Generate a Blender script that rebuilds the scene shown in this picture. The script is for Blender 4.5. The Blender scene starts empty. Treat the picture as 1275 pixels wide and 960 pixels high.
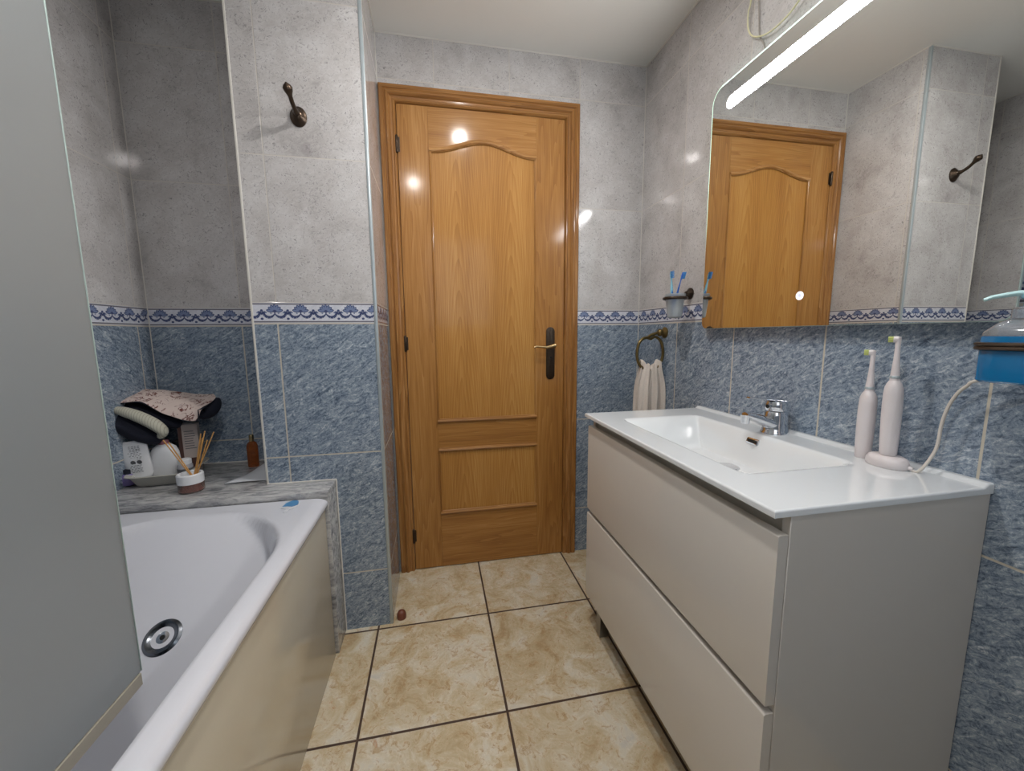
import bpy, bmesh, math, random
from mathutils import Vector, Matrix, noise
random.seed(7)
C = bpy.context.scene.collection
PI = math.pi

# ------------------------------------------------------------------ camera, world, lights, exposure
FPX, YAW, PITCH, ROLL, EYE = 488.7, 0.1926, -0.1291, -0.0091, 1.0925
_cy, _sy = math.cos(YAW), math.sin(YAW)
FWD = Vector((_sy*math.cos(PITCH), _cy*math.cos(PITCH), math.sin(PITCH)))
_r = Vector((_cy, -_sy, 0)); _u = _r.cross(FWD)
RGT = math.cos(ROLL)*_r + math.sin(ROLL)*_u
UPV = -math.sin(ROLL)*_r + math.cos(ROLL)*_u
cam = bpy.data.cameras.new('camera'); camo = bpy.data.objects.new('camera', cam); C.objects.link(camo)
cam.sensor_width = 36; cam.lens = FPX/1275*36; cam.clip_start = .01
M = Matrix((RGT, UPV, -FWD)).transposed().to_4x4(); M.translation = (0, 0, EYE)
camo.matrix_world = M
bpy.context.scene.camera = camo
w = bpy.data.worlds.new('world'); bpy.context.scene.world = w; w.use_nodes = True
w.node_tree.nodes['Background'].inputs[0].default_value = (.8, .85, .9, 1)
w.node_tree.nodes['Background'].inputs[1].default_value = .02
vs = bpy.context.scene.view_settings
vs.view_transform = 'Standard'; vs.look = 'None'; vs.gamma = 1; vs.use_curve_mapping = False
vs.exposure = 2.05
LED = 20.0        # mirror light strip
SPOT = 260.0      # ceiling lamp bulbs
FILL_PANE = .42        # glow of an unseen window added as fill light

def at(px, py, y=None, x=None, z=None):      # photo pixel -> point on a plane of the room
    d = FWD + RGT*((px-637.5)/FPX) + UPV*((480-py)/FPX)
    o = Vector((0, 0, EYE))
    t = y/d.y if y is not None else x/d.x if x is not None else (z-EYE)/d.z
    return o + d*t

# ------------------------------------------------------------------ room numbers
D = 1.777; XR = .976; H = 2.278; XL = -1.055; YN = 1.735; YB = -.5
XPL, XPR, YP = -.582, -.192, 1.437
ZB, Zb, T, TW = 1.2045, 1.1351, .4543, .3145
ZL = .588; YL = 1.326; XLR = -.360

# ------------------------------------------------------------------ material helpers
def lin(c):
    return tuple((v/12.92 if v <= .04045 else ((v+.055)/1.055)**2.4) for v in [q/255 for q in c]) + (1,)
class NT:
    def __init__(s, name):
        s.m = bpy.data.materials.new(name); s.m.use_nodes = True
        s.t = s.m.node_tree; s.b = s.t.nodes['Principled BSDF']
    def n(s, typ, **kw):
        nd = s.t.nodes.new(typ)
        for k, v in kw.items():
            if k.startswith('i_'):
                key = k[2:]; key = int(key) if key.isdigit() else key.replace('_', ' ')
                s.put(nd.inputs[key], v)
            else: setattr(nd, k, v)
        return nd
    def put(s, sock, v):
        if isinstance(v, bpy.types.NodeSocket): s.t.links.new(v, sock)
        elif isinstance(v, bpy.types.Node): s.t.links.new(v.outputs[0], sock)
        else: sock.default_value = v
    def math(s, op, a, b=0.0, c=None):
        nd = s.n('ShaderNodeMath', operation=op); s.put(nd.inputs[0], a); s.put(nd.inputs[1], b)
        if c is not None: s.put(nd.inputs[2], c)
        return nd.outputs[0]
    def mix(s, f, a, b):
        nd = s.n('ShaderNodeMix', data_type='RGBA'); s.put(nd.inputs[0], f); s.put(nd.inputs[6], a); s.put(nd.inputs[7], b)
        return nd.outputs[2]
    def ramp(s, f, stops):
        nd = s.n('ShaderNodeValToRGB'); s.put(nd.inputs[0], f); e = nd.color_ramp.elements
        while len(e) < len(stops): e.new(.5)
        for k, (p, c) in enumerate(stops): e[k].position = p; e[k].color = c if len(c) == 4 else lin(c)
        return nd.outputs[0]
    def step(s, v, lo, hi):
        nd = s.n('ShaderNodeMapRange', interpolation_type='SMOOTHSTEP'); s.put(nd.inputs[0], v); nd.inputs[1].default_value = lo; nd.inputs[2].default_value = hi
        return nd.outputs[0]
    def pos(s): return s.n('ShaderNodeNewGeometry').outputs['Position']
    def sep(s, v): nd = s.n('ShaderNodeSeparateXYZ'); s.put(nd.inputs[0], v); return nd.outputs
    def comb(s, x, y, z):
        nd = s.n('ShaderNodeCombineXYZ')
        for i, v in enumerate((x, y, z)): s.put(nd.inputs[i], v)
        return nd.outputs[0]
    def set(s, **kw):
        for k, v in kw.items(): s.put(s.b.inputs[k.replace('_', ' ')], v)
    def bump(s, h, st, dist=.002):
        nd = s.n('ShaderNodeBump'); nd.inputs['Strength'].default_value = st; nd.inputs['Distance'].default_value = dist
        s.put(nd.inputs['Height'], h); s.put(s.b.inputs['Normal'], nd.outputs[0])
def plain(name, rgb, rough=.4, metal=0., var=.04, scale=30., coat=0., trans=0., ior=None, spec=None, bump=0.):
    s = NT(name)
    nz = s.n('ShaderNodeTexNoise', i_Vector=s.n('ShaderNodeTexCoord').outputs['Object'], i_Scale=scale, i_Detail=3.)
    c = lin(rgb)
    lo = tuple(v*(1-var) for v in c[:3])+(1,); hi = tuple(min(1, v*(1+var)) for v in c[:3])+(1,)
    s.set(Base_Color=s.mix(nz.outputs[0], lo, hi), Roughness=rough, Metallic=metal)
    if coat: s.set(Coat_Weight=coat, Coat_Roughness=.05)
    if trans: s.set(Transmission_Weight=trans)
    if ior: s.set(IOR=ior)
    if spec is not None: s.set(Specular_IOR_Level=spec)
    if bump: s.bump(nz.outputs[0], bump)
    return s.m

def tile_mat(name, axis, origin, width=TW):
    """glazed wall tiles: grout grid, blue below the border, cream-grey above; veins in the glaze"""
    s = NT(name); P = s.pos(); x, y, z = s.sep(P)
    u = x if axis == 'x' else y
    t = s.math('DIVIDE', s.math('SUBTRACT', u, origin), width)
    fr = s.math('FRACT', t); d = s.math('MULTIPLY', s.math('MINIMUM', fr, s.math('SUBTRACT', 1., fr)), width)
    hi = s.math('GREATER_THAN', z, (ZB+Zb)/2)
    r1 = s.math('FRACT', s.math('DIVIDE', s.math('SUBTRACT', z, ZB), T)); r2 = s.math('FRACT', s.math('DIVIDE', s.math('SUBTRACT', Zb, z), T))
    r = s.math('ADD', s.math('MULTIPLY', hi, r1), s.math('MULTIPLY', s.math('SUBTRACT', 1., hi), r2))
    dz = s.math('MULTIPLY', s.math('MINIMUM', r, s.math('SUBTRACT', 1., r)), T)
    inb = s.math('MULTIPLY', s.math('GREATER_THAN', z, Zb), s.math('LESS_THAN', z, ZB))
    # border tile: joints only at its own pitch
    dd = s.math('MINIMUM', d, dz)
    lowg = s.step(dd, .0016, .0028); lowg = s.math('SUBTRACT', 1., lowg)
    hig = s.math('MULTIPLY', s.math('SUBTRACT', 1., s.step(dd, .0011, .0022)), 1.)
    g = s.math('ADD', s.math('MULTIPLY', hi, hig), s.math('MULTIPLY', s.math('SUBTRACT', 1., hi), lowg))
    g = s.math('MULTIPLY', g, s.math('SUBTRACT', 1., inb))
    # per-tile offset so veins break at the joints
    cell = s.comb(s.math('FLOOR', t), s.math('FLOOR', s.math('DIVIDE', s.math('SUBTRACT', z, ZB), T)), hi)
    wn = s.n('ShaderNodeTexWhiteNoise', i_Vector=cell)
    off = s.n('ShaderNodeVectorMath', operation='SCALE', i_0=wn.outputs['Color']); off.inputs['Scale'].default_value = 7.
    v = s.n('ShaderNodeVectorMath', operation='ADD', i_0=P, i_1=off.outputs[0]).outputs[0]
    rot = s.n('ShaderNodeMapping', i_0=v); rot.inputs['Rotation'].default_value = (.5, .45, .2); rot.inputs['Scale'].default_value = (1, 1, 1.)
    st = s.n('ShaderNodeMapping', i_0=rot.outputs[0]); st.inputs['Scale'].default_value = (1., 1., 3.2)
    n1 = s.n('ShaderNodeTexNoise', i_Vector=v, i_Scale=7., i_Detail=5., i_Roughness=.6, i_Distortion=.4).outputs[0]
    n2 = s.n('ShaderNodeTexNoise', i_Vector=st.outputs[0], i_Scale=26., i_Detail=8., i_Roughness=.72, i_Distortion=1.6).outputs[0]
    n3 = s.n('ShaderNodeTexNoise', i_Vector=v, i_Scale=62., i_Detail=6., i_Roughness=.8, i_Distortion=2.6).outputs[0]
    vein = s.n('ShaderNodeTexNoise', i_Vector=st.outputs[0], i_Scale=5.5, i_Detail=6., i_Roughness=.62, i_Distortion=.9).outputs[0]
    vv = s.math('SUBTRACT', 1., s.step(s.math('ABSOLUTE', s.math('SUBTRACT', vein, .5)), .0, .014))
    msk = s.step(n1, .50, .66)
    vv = s.math('MULTIPLY', vv, msk)
    f = s.math('ADD', s.math('MULTIPLY', n2, .55), s.math('MULTIPLY', n3, .45))
    blue = s.ramp(f, [(.38, (58, 69, 84)), (.45, (104, 119, 136)), (.50, (138, 151, 165)), (.55, (163, 175, 186)), (.62, (218, 222, 226))])
    blue = s.mix(s.math('MULTIPLY', n1, .35), blue, lin((116, 130, 150)))
    blue = s.mix(s.math('MULTIPLY', s.math('MULTIPLY', vv, n2), 1.3), blue, lin((226, 230, 233)))
    cream = s.ramp(s.math('ADD', s.math('MULTIPLY', n2, .4), s.math('MULTIPLY', n1, .6)), [(.32, (166, 161, 160)), (.44, (190, 186, 184)), (.56, (203, 200, 199)), (.7, (215, 213, 212))])
    dk = s.step(n3, .53, .60)
    cream = s.mix(s.math('MULTIPLY', s.math('MULTIPLY', dk, s.step(n2, .42, .54)), .75), cream, lin((118, 114, 116)))
    cream = s.mix(s.math('MULTIPLY', vv, .25), cream, lin((225, 222, 218)))
    col = s.mix(hi, blue, cream)
    # border tile: white glaze with two thin ruled lines
    bw = s.ramp(n2, [(.35, (200, 202, 212)), (.65, (222, 224, 232))])
    l1 = s.math('LESS_THAN', s.math('ABSOLUTE', s.math('SUBTRACT', z, Zb+.0062)), .0022)
    l2 = s.math('LESS_THAN', s.math('ABSOLUTE', s.math('SUBTRACT', z, ZB-.0055)), .0022)
    bw = s.mix(s.math('MULTIPLY', s.math('ADD', l1, l2), .9), bw, lin((96, 92, 102)))
    jb = s.math('ADD', s.math('LESS_THAN', s.math('SUBTRACT', z, Zb), .0028), s.math('LESS_THAN', s.math('SUBTRACT', ZB, z), .0016))
    bw = s.mix(jb, bw, lin((205, 200, 190)))
    col = s.mix(inb, col, bw)
    grout = s.mix(hi, lin((196, 188, 172)), lin((198, 192, 184)))
    col = s.mix(g, col, grout)
    s.set(Base_Color=col, Roughness=s.math('ADD', s.math('MULTIPLY', g, .5), .10), Specular_IOR_Level=.5)
    hgt = s.math('ADD', s.math('MULTIPLY', g, -1.), s.math('MULTIPLY', n1, .12))
    s.bump(hgt, .35, .0012)
    return s.m

def floor_mat():
    s = NT('floor_tile'); P = s.pos(); x, y, z = s.sep(P); W = .4154
    tx = s.math('DIVIDE', s.math('SUBTRACT', x, -.2431), W); ty = s.math('DIVIDE', s.math('SUBTRACT', y, 1.4164), W)
    fx = s.math('FRACT', tx); fy = s.math('FRACT', ty)
    dx = s.math('MINIMUM', fx, s.math('SUBTRACT', 1., fx)); dy = s.math('MINIMUM', fy, s.math('SUBTRACT', 1., fy))
    d = s.math('MULTIPLY', s.math('MINIMUM', dx, dy), W)
    g = s.math('SUBTRACT', 1., s.step(d, .0030, .0042))
    wn = s.n('ShaderNodeTexWhiteNoise', i_Vector=s.comb(s.math('FLOOR', tx), s.math('FLOOR', ty), 0.))
    off = s.n('ShaderNodeVectorMath', operation='SCALE', i_0=wn.outputs['Color']); off.inputs['Scale'].default_value = 5.
    v = s.n('ShaderNodeVectorMath', operation='ADD', i_0=P, i_1=off.outputs[0]).outputs[0]
    n1 = s.n('ShaderNodeTexNoise', i_Vector=v, i_Scale=8., i_Detail=7., i_Roughness=.68, i_Distortion=.9).outputs[0]
    n2 = s.n('ShaderNodeTexNoise', i_Vector=v, i_Scale=30., i_Detail=6., i_Roughness=.7, i_Distortion=1.5).outputs[0]
    n3 = s.n('ShaderNodeTexNoise', i_Vector=v, i_Scale=9., i_Detail=5., i_Roughness=.7, i_Distortion=2.5, noise_dimensions='4D'); n3.inputs['W'].default_value = 3.; n3 = n3.outputs[0]
    c = s.ramp(n1, [(.34, (182, 158, 122)), (.44, (199, 182, 150)), (.52, (208, 195, 169)), (.60, (216, 208, 190)), (.7, (206, 201, 190))])
    c = s.mix(s.math('MULTIPLY', s.step(n2, .50, .64), .55), c, lin((172, 138, 92)))
    cr = s.math('SUBTRACT', 1., s.step(s.math('ABSOLUTE', s.math('SUBTRACT', n3, .5)), 0., .014))
    c = s.mix(s.math('MULTIPLY', s.math('MULTIPLY', cr, s.step(n2, .45, .6)), .6), c, lin((150, 112, 66)))
    red = s.math('MULTIPLY', s.step(n3, .60, .68), s.step(n2, .5, .6))
    c = s.mix(s.math('MULTIPLY', red, .55), c, lin((190, 124, 84)))
    c = s.mix(g, c, lin((74, 56, 46)))
    s.set(Base_Color=c, Roughness=s.math('ADD', s.math('MULTIPLY', n2, .2), s.math('MULTIPLY', g, .4)))
    s.b.inputs['Roughness'].default_value = .3
    s.set(Roughness=s.math('ADD', .2, s.math('ADD', s.math('MULTIPLY', n2, .15), s.math('MULTIPLY', g, .4))))
    s.bump(s.math('ADD', s.math('MULTIPLY', g, -1.), s.math('MULTIPLY', n1, .4)), .3, .0015)
    return s.m

def wood_mat(name, axis='z', dark=(128, 82, 36), mid=(164, 114, 56), light=(186, 138, 80), cath=False):
    s = NT(name); P = s.n('ShaderNodeTexCoord').outputs['Object']
    mp = s.n('ShaderNodeMapping', i_0=P)
    k = .07
    mp.inputs['Scale'].default_value = (k, 1, 1) if axis == 'x' else (1, 1, k)
    n1 = s.n('ShaderNodeTexNoise', i_Vector=mp.outputs[0], i_Scale=9., i_Detail=3., i_Roughness=.5, i_Distortion=.3).outputs[0]
    v = mp.outputs[0]
    if cath:   # book-matched flame figure: arches nested up the panel, mirrored about its middle
        x, y, z = s.sep(P)
        ax = s.math('ABSOLUTE', s.math('SUBTRACT', x, .23))
        ax = s.math('ABSOLUTE', s.math('SUBTRACT', ax, .115))
        par = s.math('ADD', s.math('MULTIPLY', s.math('POWER', s.math('MULTIPLY', ax, 10.), 1.5), 1.1), s.math('MULTIPLY', z, .9))
        ph = s.math('ADD', s.math('MULTIPLY', par, 8.), s.math('MULTIPLY', n1, 3.4))
        ring = s.math('FRACT', ph)
        ring = s.math('MULTIPLY', s.math('POWER', ring, 2.), 1.)
    else:
        ph = s.math('MULTIPLY', n1, 14.); ring = s.math('FRACT', ph)
    fine = s.n('ShaderNodeMapping', i_0=P); q = .02
    fine.inputs['Scale'].default_value = (q, 1, 1) if axis == 'x' else (1, 1, q)
    n2 = s.n('ShaderNodeTexNoise', i_Vector=fine.outputs[0], i_Scale=260., i_Detail=3., i_Roughness=.6).outputs[0]
    f = s.math('ADD', s.math('MULTIPLY', ring, .13), s.math('ADD', s.math('MULTIPLY', n1, .42), s.math('MULTIPLY', n2, .47)))
    c = s.ramp(f, [(.30, light), (.50, mid), (.74, dark)])
    s.set(Base_Color=c, Roughness=.5, Coat_Weight=.42, Coat_Roughness=.13, Specular_IOR_Level=.22)
    s.bump(n2, .10, .0008)
    return s.m

def marble_mat():
    s = NT('grey_marble'); P = s.pos()
    mp = s.n('ShaderNodeMapping', i_0=P); mp.inputs['Scale'].default_value = (.55, 1.6, 1.6); mp.inputs['Rotation'].default_value = (0, .12, .12)
    n = s.n('ShaderNodeTexNoise', i_Vector=mp.outputs[0], i_Scale=22., i_Detail=8., i_Roughness=.65, i_Distortion=1.2).outputs[0]
    n2 = s.n('ShaderNodeTexNoise', i_Vector=mp.outputs[0], i_Scale=60., i_Detail=6., i_Roughness=.7, i_Distortion=1.).outputs[0]
    f = s.math('ADD', s.math('MULTIPLY', n, .7), s.math('MULTIPLY', n2, .3))
    c = s.ramp(f, [(.34, (104, 106, 110)), (.45, (150, 150, 152)), (.54, (182, 181, 180)), (.66, (205, 204, 202))])
    s.set(Base_Color=c, Roughness=.18)
    return s.m

MT = {}
MT['tile_x'] = tile_mat('glazed_wall_tile_far', 'x', XR)
MT['tile_y'] = tile_mat('glazed_wall_tile_right', 'y', D)
MT['tile_p'] = tile_mat('glazed_wall_tile_pillar', 'x', XPR)
MT['tile_n'] = tile_mat('glazed_wall_tile_niche', 'x', XL-.0)
MT['tile_l'] = tile_mat('glazed_wall_tile_left', 'y', YN-.062)
MT['navy'] = plain('border_navy', (78, 88, 124), .15)
MT['slate'] = plain('border_slate_blue', (120, 134, 168), .15)
MT['floor'] = floor_mat()
MT['ceil'] = plain('matte_ceiling_paint', (232, 231, 226), .7, var=.015, scale=6)
MT['wood'] = wood_mat('oak_upright'); MT['woodh'] = wood_mat('oak_cross', 'x'); MT['woodp'] = wood_mat('oak_panel_figured', 'z', cath=True, dark=(140, 92, 38), mid=(172, 120, 56), light=(192, 144, 78))
MT['woodm'] = wood_mat('oak_moulding', 'z', dark=(112, 70, 32), mid=(156, 108, 56), light=(198, 152, 98)); MT['woodmh'] = wood_mat('oak_moulding_cross', 'x', dark=(112, 70, 32), mid=(160, 112, 60), light=(198, 152, 98))
MT['marble'] = marble_mat()
MT['alu'] = plain('pale_aluminium_trim', (176, 186, 190), .3, .35)
MT['caulk'] = plain('white_caulk', (214, 210, 202), .5)
MT['acrylic'] = plain('white_bath_acrylic', (214, 215, 222), .16, coat=.5, var=.01)
MT['cream'] = plain('cream_gloss_panel', (205, 196, 176), .16, coat=.15, var=.01)
MT['bronze'] = plain('aged_bronze', (74, 62, 52), .32, .85, var=.3, scale=90)
MT['oldbrass'] = plain('antique_brass', (122, 104, 66), .28, .95, var=.25, scale=70)
MT['brass'] = plain('worn_brass_lever', (196, 168, 122), .25, 1., var=.1)
MT['chrome'] = plain('polished_chrome', (222, 224, 228), .06, 1., var=.01)
MT['steel'] = plain('brushed_steel', (150, 150, 150), .3, 1.)
MT['gunmetal'] = plain('dull_grey_chrome', (120, 124, 130), .2, 1.)
MT['black'] = plain('dark_hollow', (14, 14, 14), .6)
MT['lacquer'] = plain('white_gloss_lacquer', (206, 200, 192), .12, coat=.4, var=.01)
MT['channel'] = plain('grey_grip_channel', (204, 198, 186), .3)
MT['ceramic'] = plain('white_ceramic', (226, 229, 231), .07, coat=.6, var=.008)
MT['plastic'] = plain('white_plastic', (222, 214, 214), .3, var=.01)
MT['whitecap'] = plain('white_cap_plastic', (228, 229, 232), .35, var=.01)
MT['traym'] = plain('pale_grey_tray_plastic', (188, 186, 178), .35)
MT['towel'] = plain('white_terry_cloth', (216, 206, 196), .95, var=.12, scale=220, bump=.6)
MT['navycloth'] = plain('navy_fabric', (24, 27, 42), .9, var=.3, scale=200, bump=.3)
MT['lilac'] = plain('lilac_plastic', (132, 118, 172), .35)
MT['stopper'] = plain('brown_rubber', (112, 62, 46), .4)
MT['cable'] = plain('white_cable_sheath', (214, 206, 196), .4)
MT['cabley'] = plain('yellowed_cable_sheath', (222, 216, 176), .4)
MT['seal'] = plain('yellowed_clear_seal', (166, 160, 146), .3)
MT['reed'] = plain('rattan_reed', (196, 146, 84), .7, var=.2)
MT['paper'] = plain('white_foil_paper', (206, 208, 212), .4)
MT['red'] = plain('red_potpourri', (150, 62, 56), .5, var=.4, scale=120)
MT['ink'] = plain('grey_print', (96, 96, 100), .6)
MT['maroon'] = plain('maroon_print', (122, 58, 76), .5)
MT['bluesticker'] = plain('blue_sticker', (74, 136, 184), .4)
MT['blueplastic'] = plain('blue_toothbrush_plastic', (40, 100, 190), .3)
MT['skyplastic'] = plain('pale_blue_plastic', (150, 205, 225), .25)
MT['lime'] = plain('lime_bristles', (206, 216, 130), .7, var=.15, scale=300)
MT['bluebr'] = plain('blue_bristles', (70, 140, 205), .7, var=.15, scale=300)
MT['cardw'] = plain('printed_carton', (170, 158, 152), .5)
MT['cardb'] = plain('brown_carton_edge', (74, 48, 42), .6)
def glassy(name, rgb, rough, trans=1., ior=1.45):
    s = NT(name); s.set(Base_Color=lin(rgb), Roughness=rough, Transmission_Weight=trans, IOR=ior); return s.m
MT['frost'] = glassy('frosted_tumbler_glass', (225, 230, 232), .35, .75)
MT['clear'] = glassy('clear_plastic', (226, 228, 230), .08, .85)
MT['amber'] = glassy('amber_glass', (190, 104, 44), .08, .7)
MT['bluegel'] = plain('blue_liquid_soap', (8, 112, 168), .12, coat=.5, trans=.15)
MT['jarglass'] = glassy('jar_glass', (226, 200, 190), .05, .9)
s_ = NT('frosted_screen_glass')
nz_ = s_.n('ShaderNodeTexNoise', i_Scale=1.2, i_Detail=1.)
s_.set(Base_Color=s_.mix(nz_.outputs[0], lin((184, 189, 189)), lin((192, 196, 197))), Roughness=.34, Transmission_Weight=.62, IOR=1.45); MT['screen'] = s_.m
MT['glassedge'] = plain('green_glass_edge', (176, 192, 186), .2)
s_ = NT('silvered_mirror'); s_.set(Base_Color=(.80, .81, .79, 1), Metallic=1., Roughness=.004); MT['mirror'] = s_.m
def emis(name, col, st):
    s = NT(name); s.set(Base_Color=(.8, .8, .8, 1), Emission_Color=col, Emission_Strength=st); return s.m
MT['led'] = emis('led_strip_lit', (.985, .99, 1, 1), LED)
MT['edgeglow'] = emis('lit_green_glass_edge', (.45, 1, .68, 1), .34)
MT['topglow'] = emis('lit_top_glass_edge', (.62, 1, .84, 1), 1.0)
MT['bulb'] = emis('warm_white_bulb', (1, .97, .94, 1), SPOT)
MT['button'] = emis('lit_touch_button', (.85, .88, 1, 1), .21)
MT['buttonblue'] = emis('lit_touch_symbol', (.25, .35, .95, 1), .14)
MT['fill_pane'] = emis('fill_light_pane', (.74, .87, 1, 1), FILL_PANE)
def printed_cloth():
    s = NT('printed_cream_cloth'); P = s.n('ShaderNodeTexCoord').outputs['Object']
    v = s.n('ShaderNodeTexVoronoi', feature='DISTANCE_TO_EDGE', i_Vector=P, i_Scale=20.)
    n = s.n('ShaderNodeTexNoise', i_Vector=P, i_Scale=22., i_Detail=2., i_Distortion=2.5).outputs[0]
    l = s.math('SUBTRACT', 1., s.step(s.math('ABSOLUTE', s.math('SUBTRACT', n, .5)), .015, .045))
    m2 = s.math('MULTIPLY', l, s.step(v.outputs[0], .04, .12))
    s.set(Base_Color=s.mix(m2, lin((212, 194, 186)), lin((112, 66, 60))), Roughness=.85); return s.m
MT['print'] = printed_cloth()
def ribbed():
    s = NT('ribbed_cream_band'); x, y, z = s.sep(s.n('ShaderNodeTexCoord').outputs['Object'])
    f = s.math('FRACT', s.math('MULTIPLY', x, 130.)); k = s.math('LESS_THAN', f, .25)
    s.set(Base_Color=s.mix(k, lin((190, 188, 172)), lin((164, 160, 146))), Roughness=.85); return s.m
MT['band'] = ribbed()

# ------------------------------------------------------------------ mesh helpers
class MB:
    def __init__(s): s.bm = bmesh.new(); s.mats = []
    def mi(s, m):
        m = MT[m] if isinstance(m, str) else m
        if m not in s.mats: s.mats.append(m)
        return s.mats.index(m)
    def _merge(s, b, m, smooth):
        i = s.mi(m)
        for f in b.faces: f.material_index = i; f.smooth = smooth
        me = bpy.data.meshes.new('tmp'); b.to_mesh(me); b.free(); s.bm.from_mesh(me); bpy.data.meshes.remove(me)
    def box(s, x0, x1, y0, y1, z0, z1, m, bev=0., seg=2, xf=None):
        b = bmesh.new(); r = bmesh.ops.create_cube(b, size=1)
        bmesh.ops.transform(b, matrix=Matrix.Translation(((x0+x1)/2, (y0+y1)/2, (z0+z1)/2)) @ Matrix.Diagonal((x1-x0, y1-y0, z1-z0, 1)), verts=b.verts)
        if bev: bmesh.ops.bevel(b, geom=b.edges[:], offset=bev, segments=seg, profile=.5, affect='EDGES')
        if xf: bmesh.ops.transform(b, matrix=xf, verts=b.verts)
        s._merge(b, m, bool(bev)); return s
    def lathe(s, prof, m, n=32, xf=None, cap=True, sx=1., sy=1., smooth=True):
        b = bmesh.new(); rings = []
        for r, z in prof:
            if r < 1e-6: rings.append([b.verts.new((0, 0, z))])
            else: rings.append([b.verts.new((r*math.cos(2*PI*k/n)*sx, r*math.sin(2*PI*k/n)*sy, z)) for k in range(n)])
        for a, c in zip(rings, rings[1:]):
            for k in range(n):
                q = [a[k % len(a)], a[(k+1) % len(a)], c[(k+1) % len(c)], c[k % len(c)]]
                q2 = []; [q2.append(v) for v in q if v not in q2]
                if len(q2) > 2:
                    try: b.faces.new(q2)
                    except ValueError: pass
        if cap:
            for e, rv in ((rings[0], True), (rings[-1], False)):
                if len(e) > 2: b.faces.new(e[::-1] if rv else e)
        bmesh.ops.recalc_face_normals(b, faces=b.faces)
        if xf: bmesh.ops.transform(b, matrix=xf, verts=b.verts)
        s._merge(b, m, smooth); return s
    def tube(s, pts, r, m, n=12, close=False, flat=1., up=None):
        pts = [Vector(p) for p in pts]; N = len(pts); rs = r if isinstance(r, (list, tuple)) else [r]*N
        b = bmesh.new(); rings = []
        tprev = None; nrm = None
        for i, p in enumerate(pts):
            a = pts[(i-1) % N] if (close or i) else p; c = pts[(i+1) % N] if (close or i < N-1) else p
            t = (c-a).normalized()
            if nrm is None:
                g = Vector(up) if up else (Vector((0, 0, 1)) if abs(t.z) < .9 else Vector((1, 0, 0)))
                nrm = (g - t*g.dot(t)).normalized()
            else:
                nrm = (nrm - t*nrm.dot(t)).normalized()
            bi = t.cross(nrm); rr = rs[i]
            rings.append([b.verts.new(p + nrm*rr*math.sin(2*PI*k/n)*flat + bi*rr*math.cos(2*PI*k/n)) for k in range(n)])
        R = list(zip(rings, rings[1:])) + ([(rings[-1], rings[0])] if close else [])
        for a, c in R:
            for k in range(n): b.faces.new([a[k], a[(k+1) % n], c[(k+1) % n], c[k]])
        if not close: b.faces.new(rings[0][::-1]); b.faces.new(rings[-1])
        bmesh.ops.recalc_face_normals(b, faces=b.faces)
        s._merge(b, m, True); return s
    def prism(s, poly, h, m, org, U, V, bev=0.):
        """extrude a 2-D outline (u,v) by h along U x V"""
        b = bmesh.new(); U = Vector(U); V = Vector(V); W = U.cross(V); org = Vector(org)
        vs_ = [b.verts.new(org+U*u+V*v) for u, v in poly]; f = b.faces.new(vs_)
        e = bmesh.ops.extrude_face_region(b, geom=[f]); nv = [q for q in e['geom'] if isinstance(q, bmesh.types.BMVert)]
        bmesh.ops.translate(b, verts=nv, vec=W*h)
        bmesh.ops.recalc_face_normals(b, faces=b.faces)
        if bev: bmesh.ops.bevel(b, geom=[e_ for e_ in b.edges if len(e_.link_faces) == 2 and e_.calc_face_angle(0) > .6], offset=bev, segments=2, profile=.5, affect='EDGES')
        s._merge(b, m, bool(bev)); return s
    def sheet(s, poly, m, org, U, V):
        i = s.mi(m); U = Vector(U); V = Vector(V); org = Vector(org)
        f = s.bm.faces.new([s.bm.verts.new(org+U*u+V*v) for u, v in poly]); f.material_index = i
        if f.normal.length == 0: f.normal_update()
        return s
    def grid(s, rows, m, smooth=True):
        b = bmesh.new(); R = [[b.verts.new(p) for p in r] for r in rows]
        for a, c in zip(R, R[1:]):
            for k in range(len(a)-1): b.faces.new([a[k], a[k+1], c[k+1], c[k]])
        s._merge(b, m, smooth); return s
    def build(s, name, parent=None, loc=None, auto=True):
        me = bpy.data.meshes.new(name)
        for m in s.mats: me.materials.append(m)
        if loc is not None: bmesh.ops.translate(s.bm, verts=s.bm.verts, vec=-Vector(loc))
        s.bm.to_mesh(me); s.bm.free()
        if auto: me.set_sharp_from_angle(angle=math.radians(38))
        o = bpy.data.objects.new(name, me); C.objects.link(o)
        if loc is not None: o.location = loc
        if parent is not None:
            o.parent = parent
            if loc is None and isinstance(parent, bpy.types.Object): o.matrix_parent_inverse = Matrix.Translation(-wloc(parent))
            else: o.matrix_parent_inverse = Matrix.Translation(-wloc(parent))
        return o
def wloc(o):
    v = Vector(o.location)
    if o.parent: v = v + wloc(o.parent) + o.matrix_parent_inverse.translation
    return v
def tag(o, label=None, cat=None, group=None, kind=None):
    if label: o['label'] = label
    if cat: o['category'] = cat
    if group: o['group'] = group
    if kind: o['kind'] = kind
    return o
def thing(name, loc, label, cat, group=None, kind=None):
    o = bpy.data.objects.new(name, None); o.empty_display_size = .05; C.objects.link(o); o.location = loc
    return tag(o, label, cat, group, kind)
def struct(o, label=None, cat=None):
    return tag(o, label, cat, kind='structure')

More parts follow.
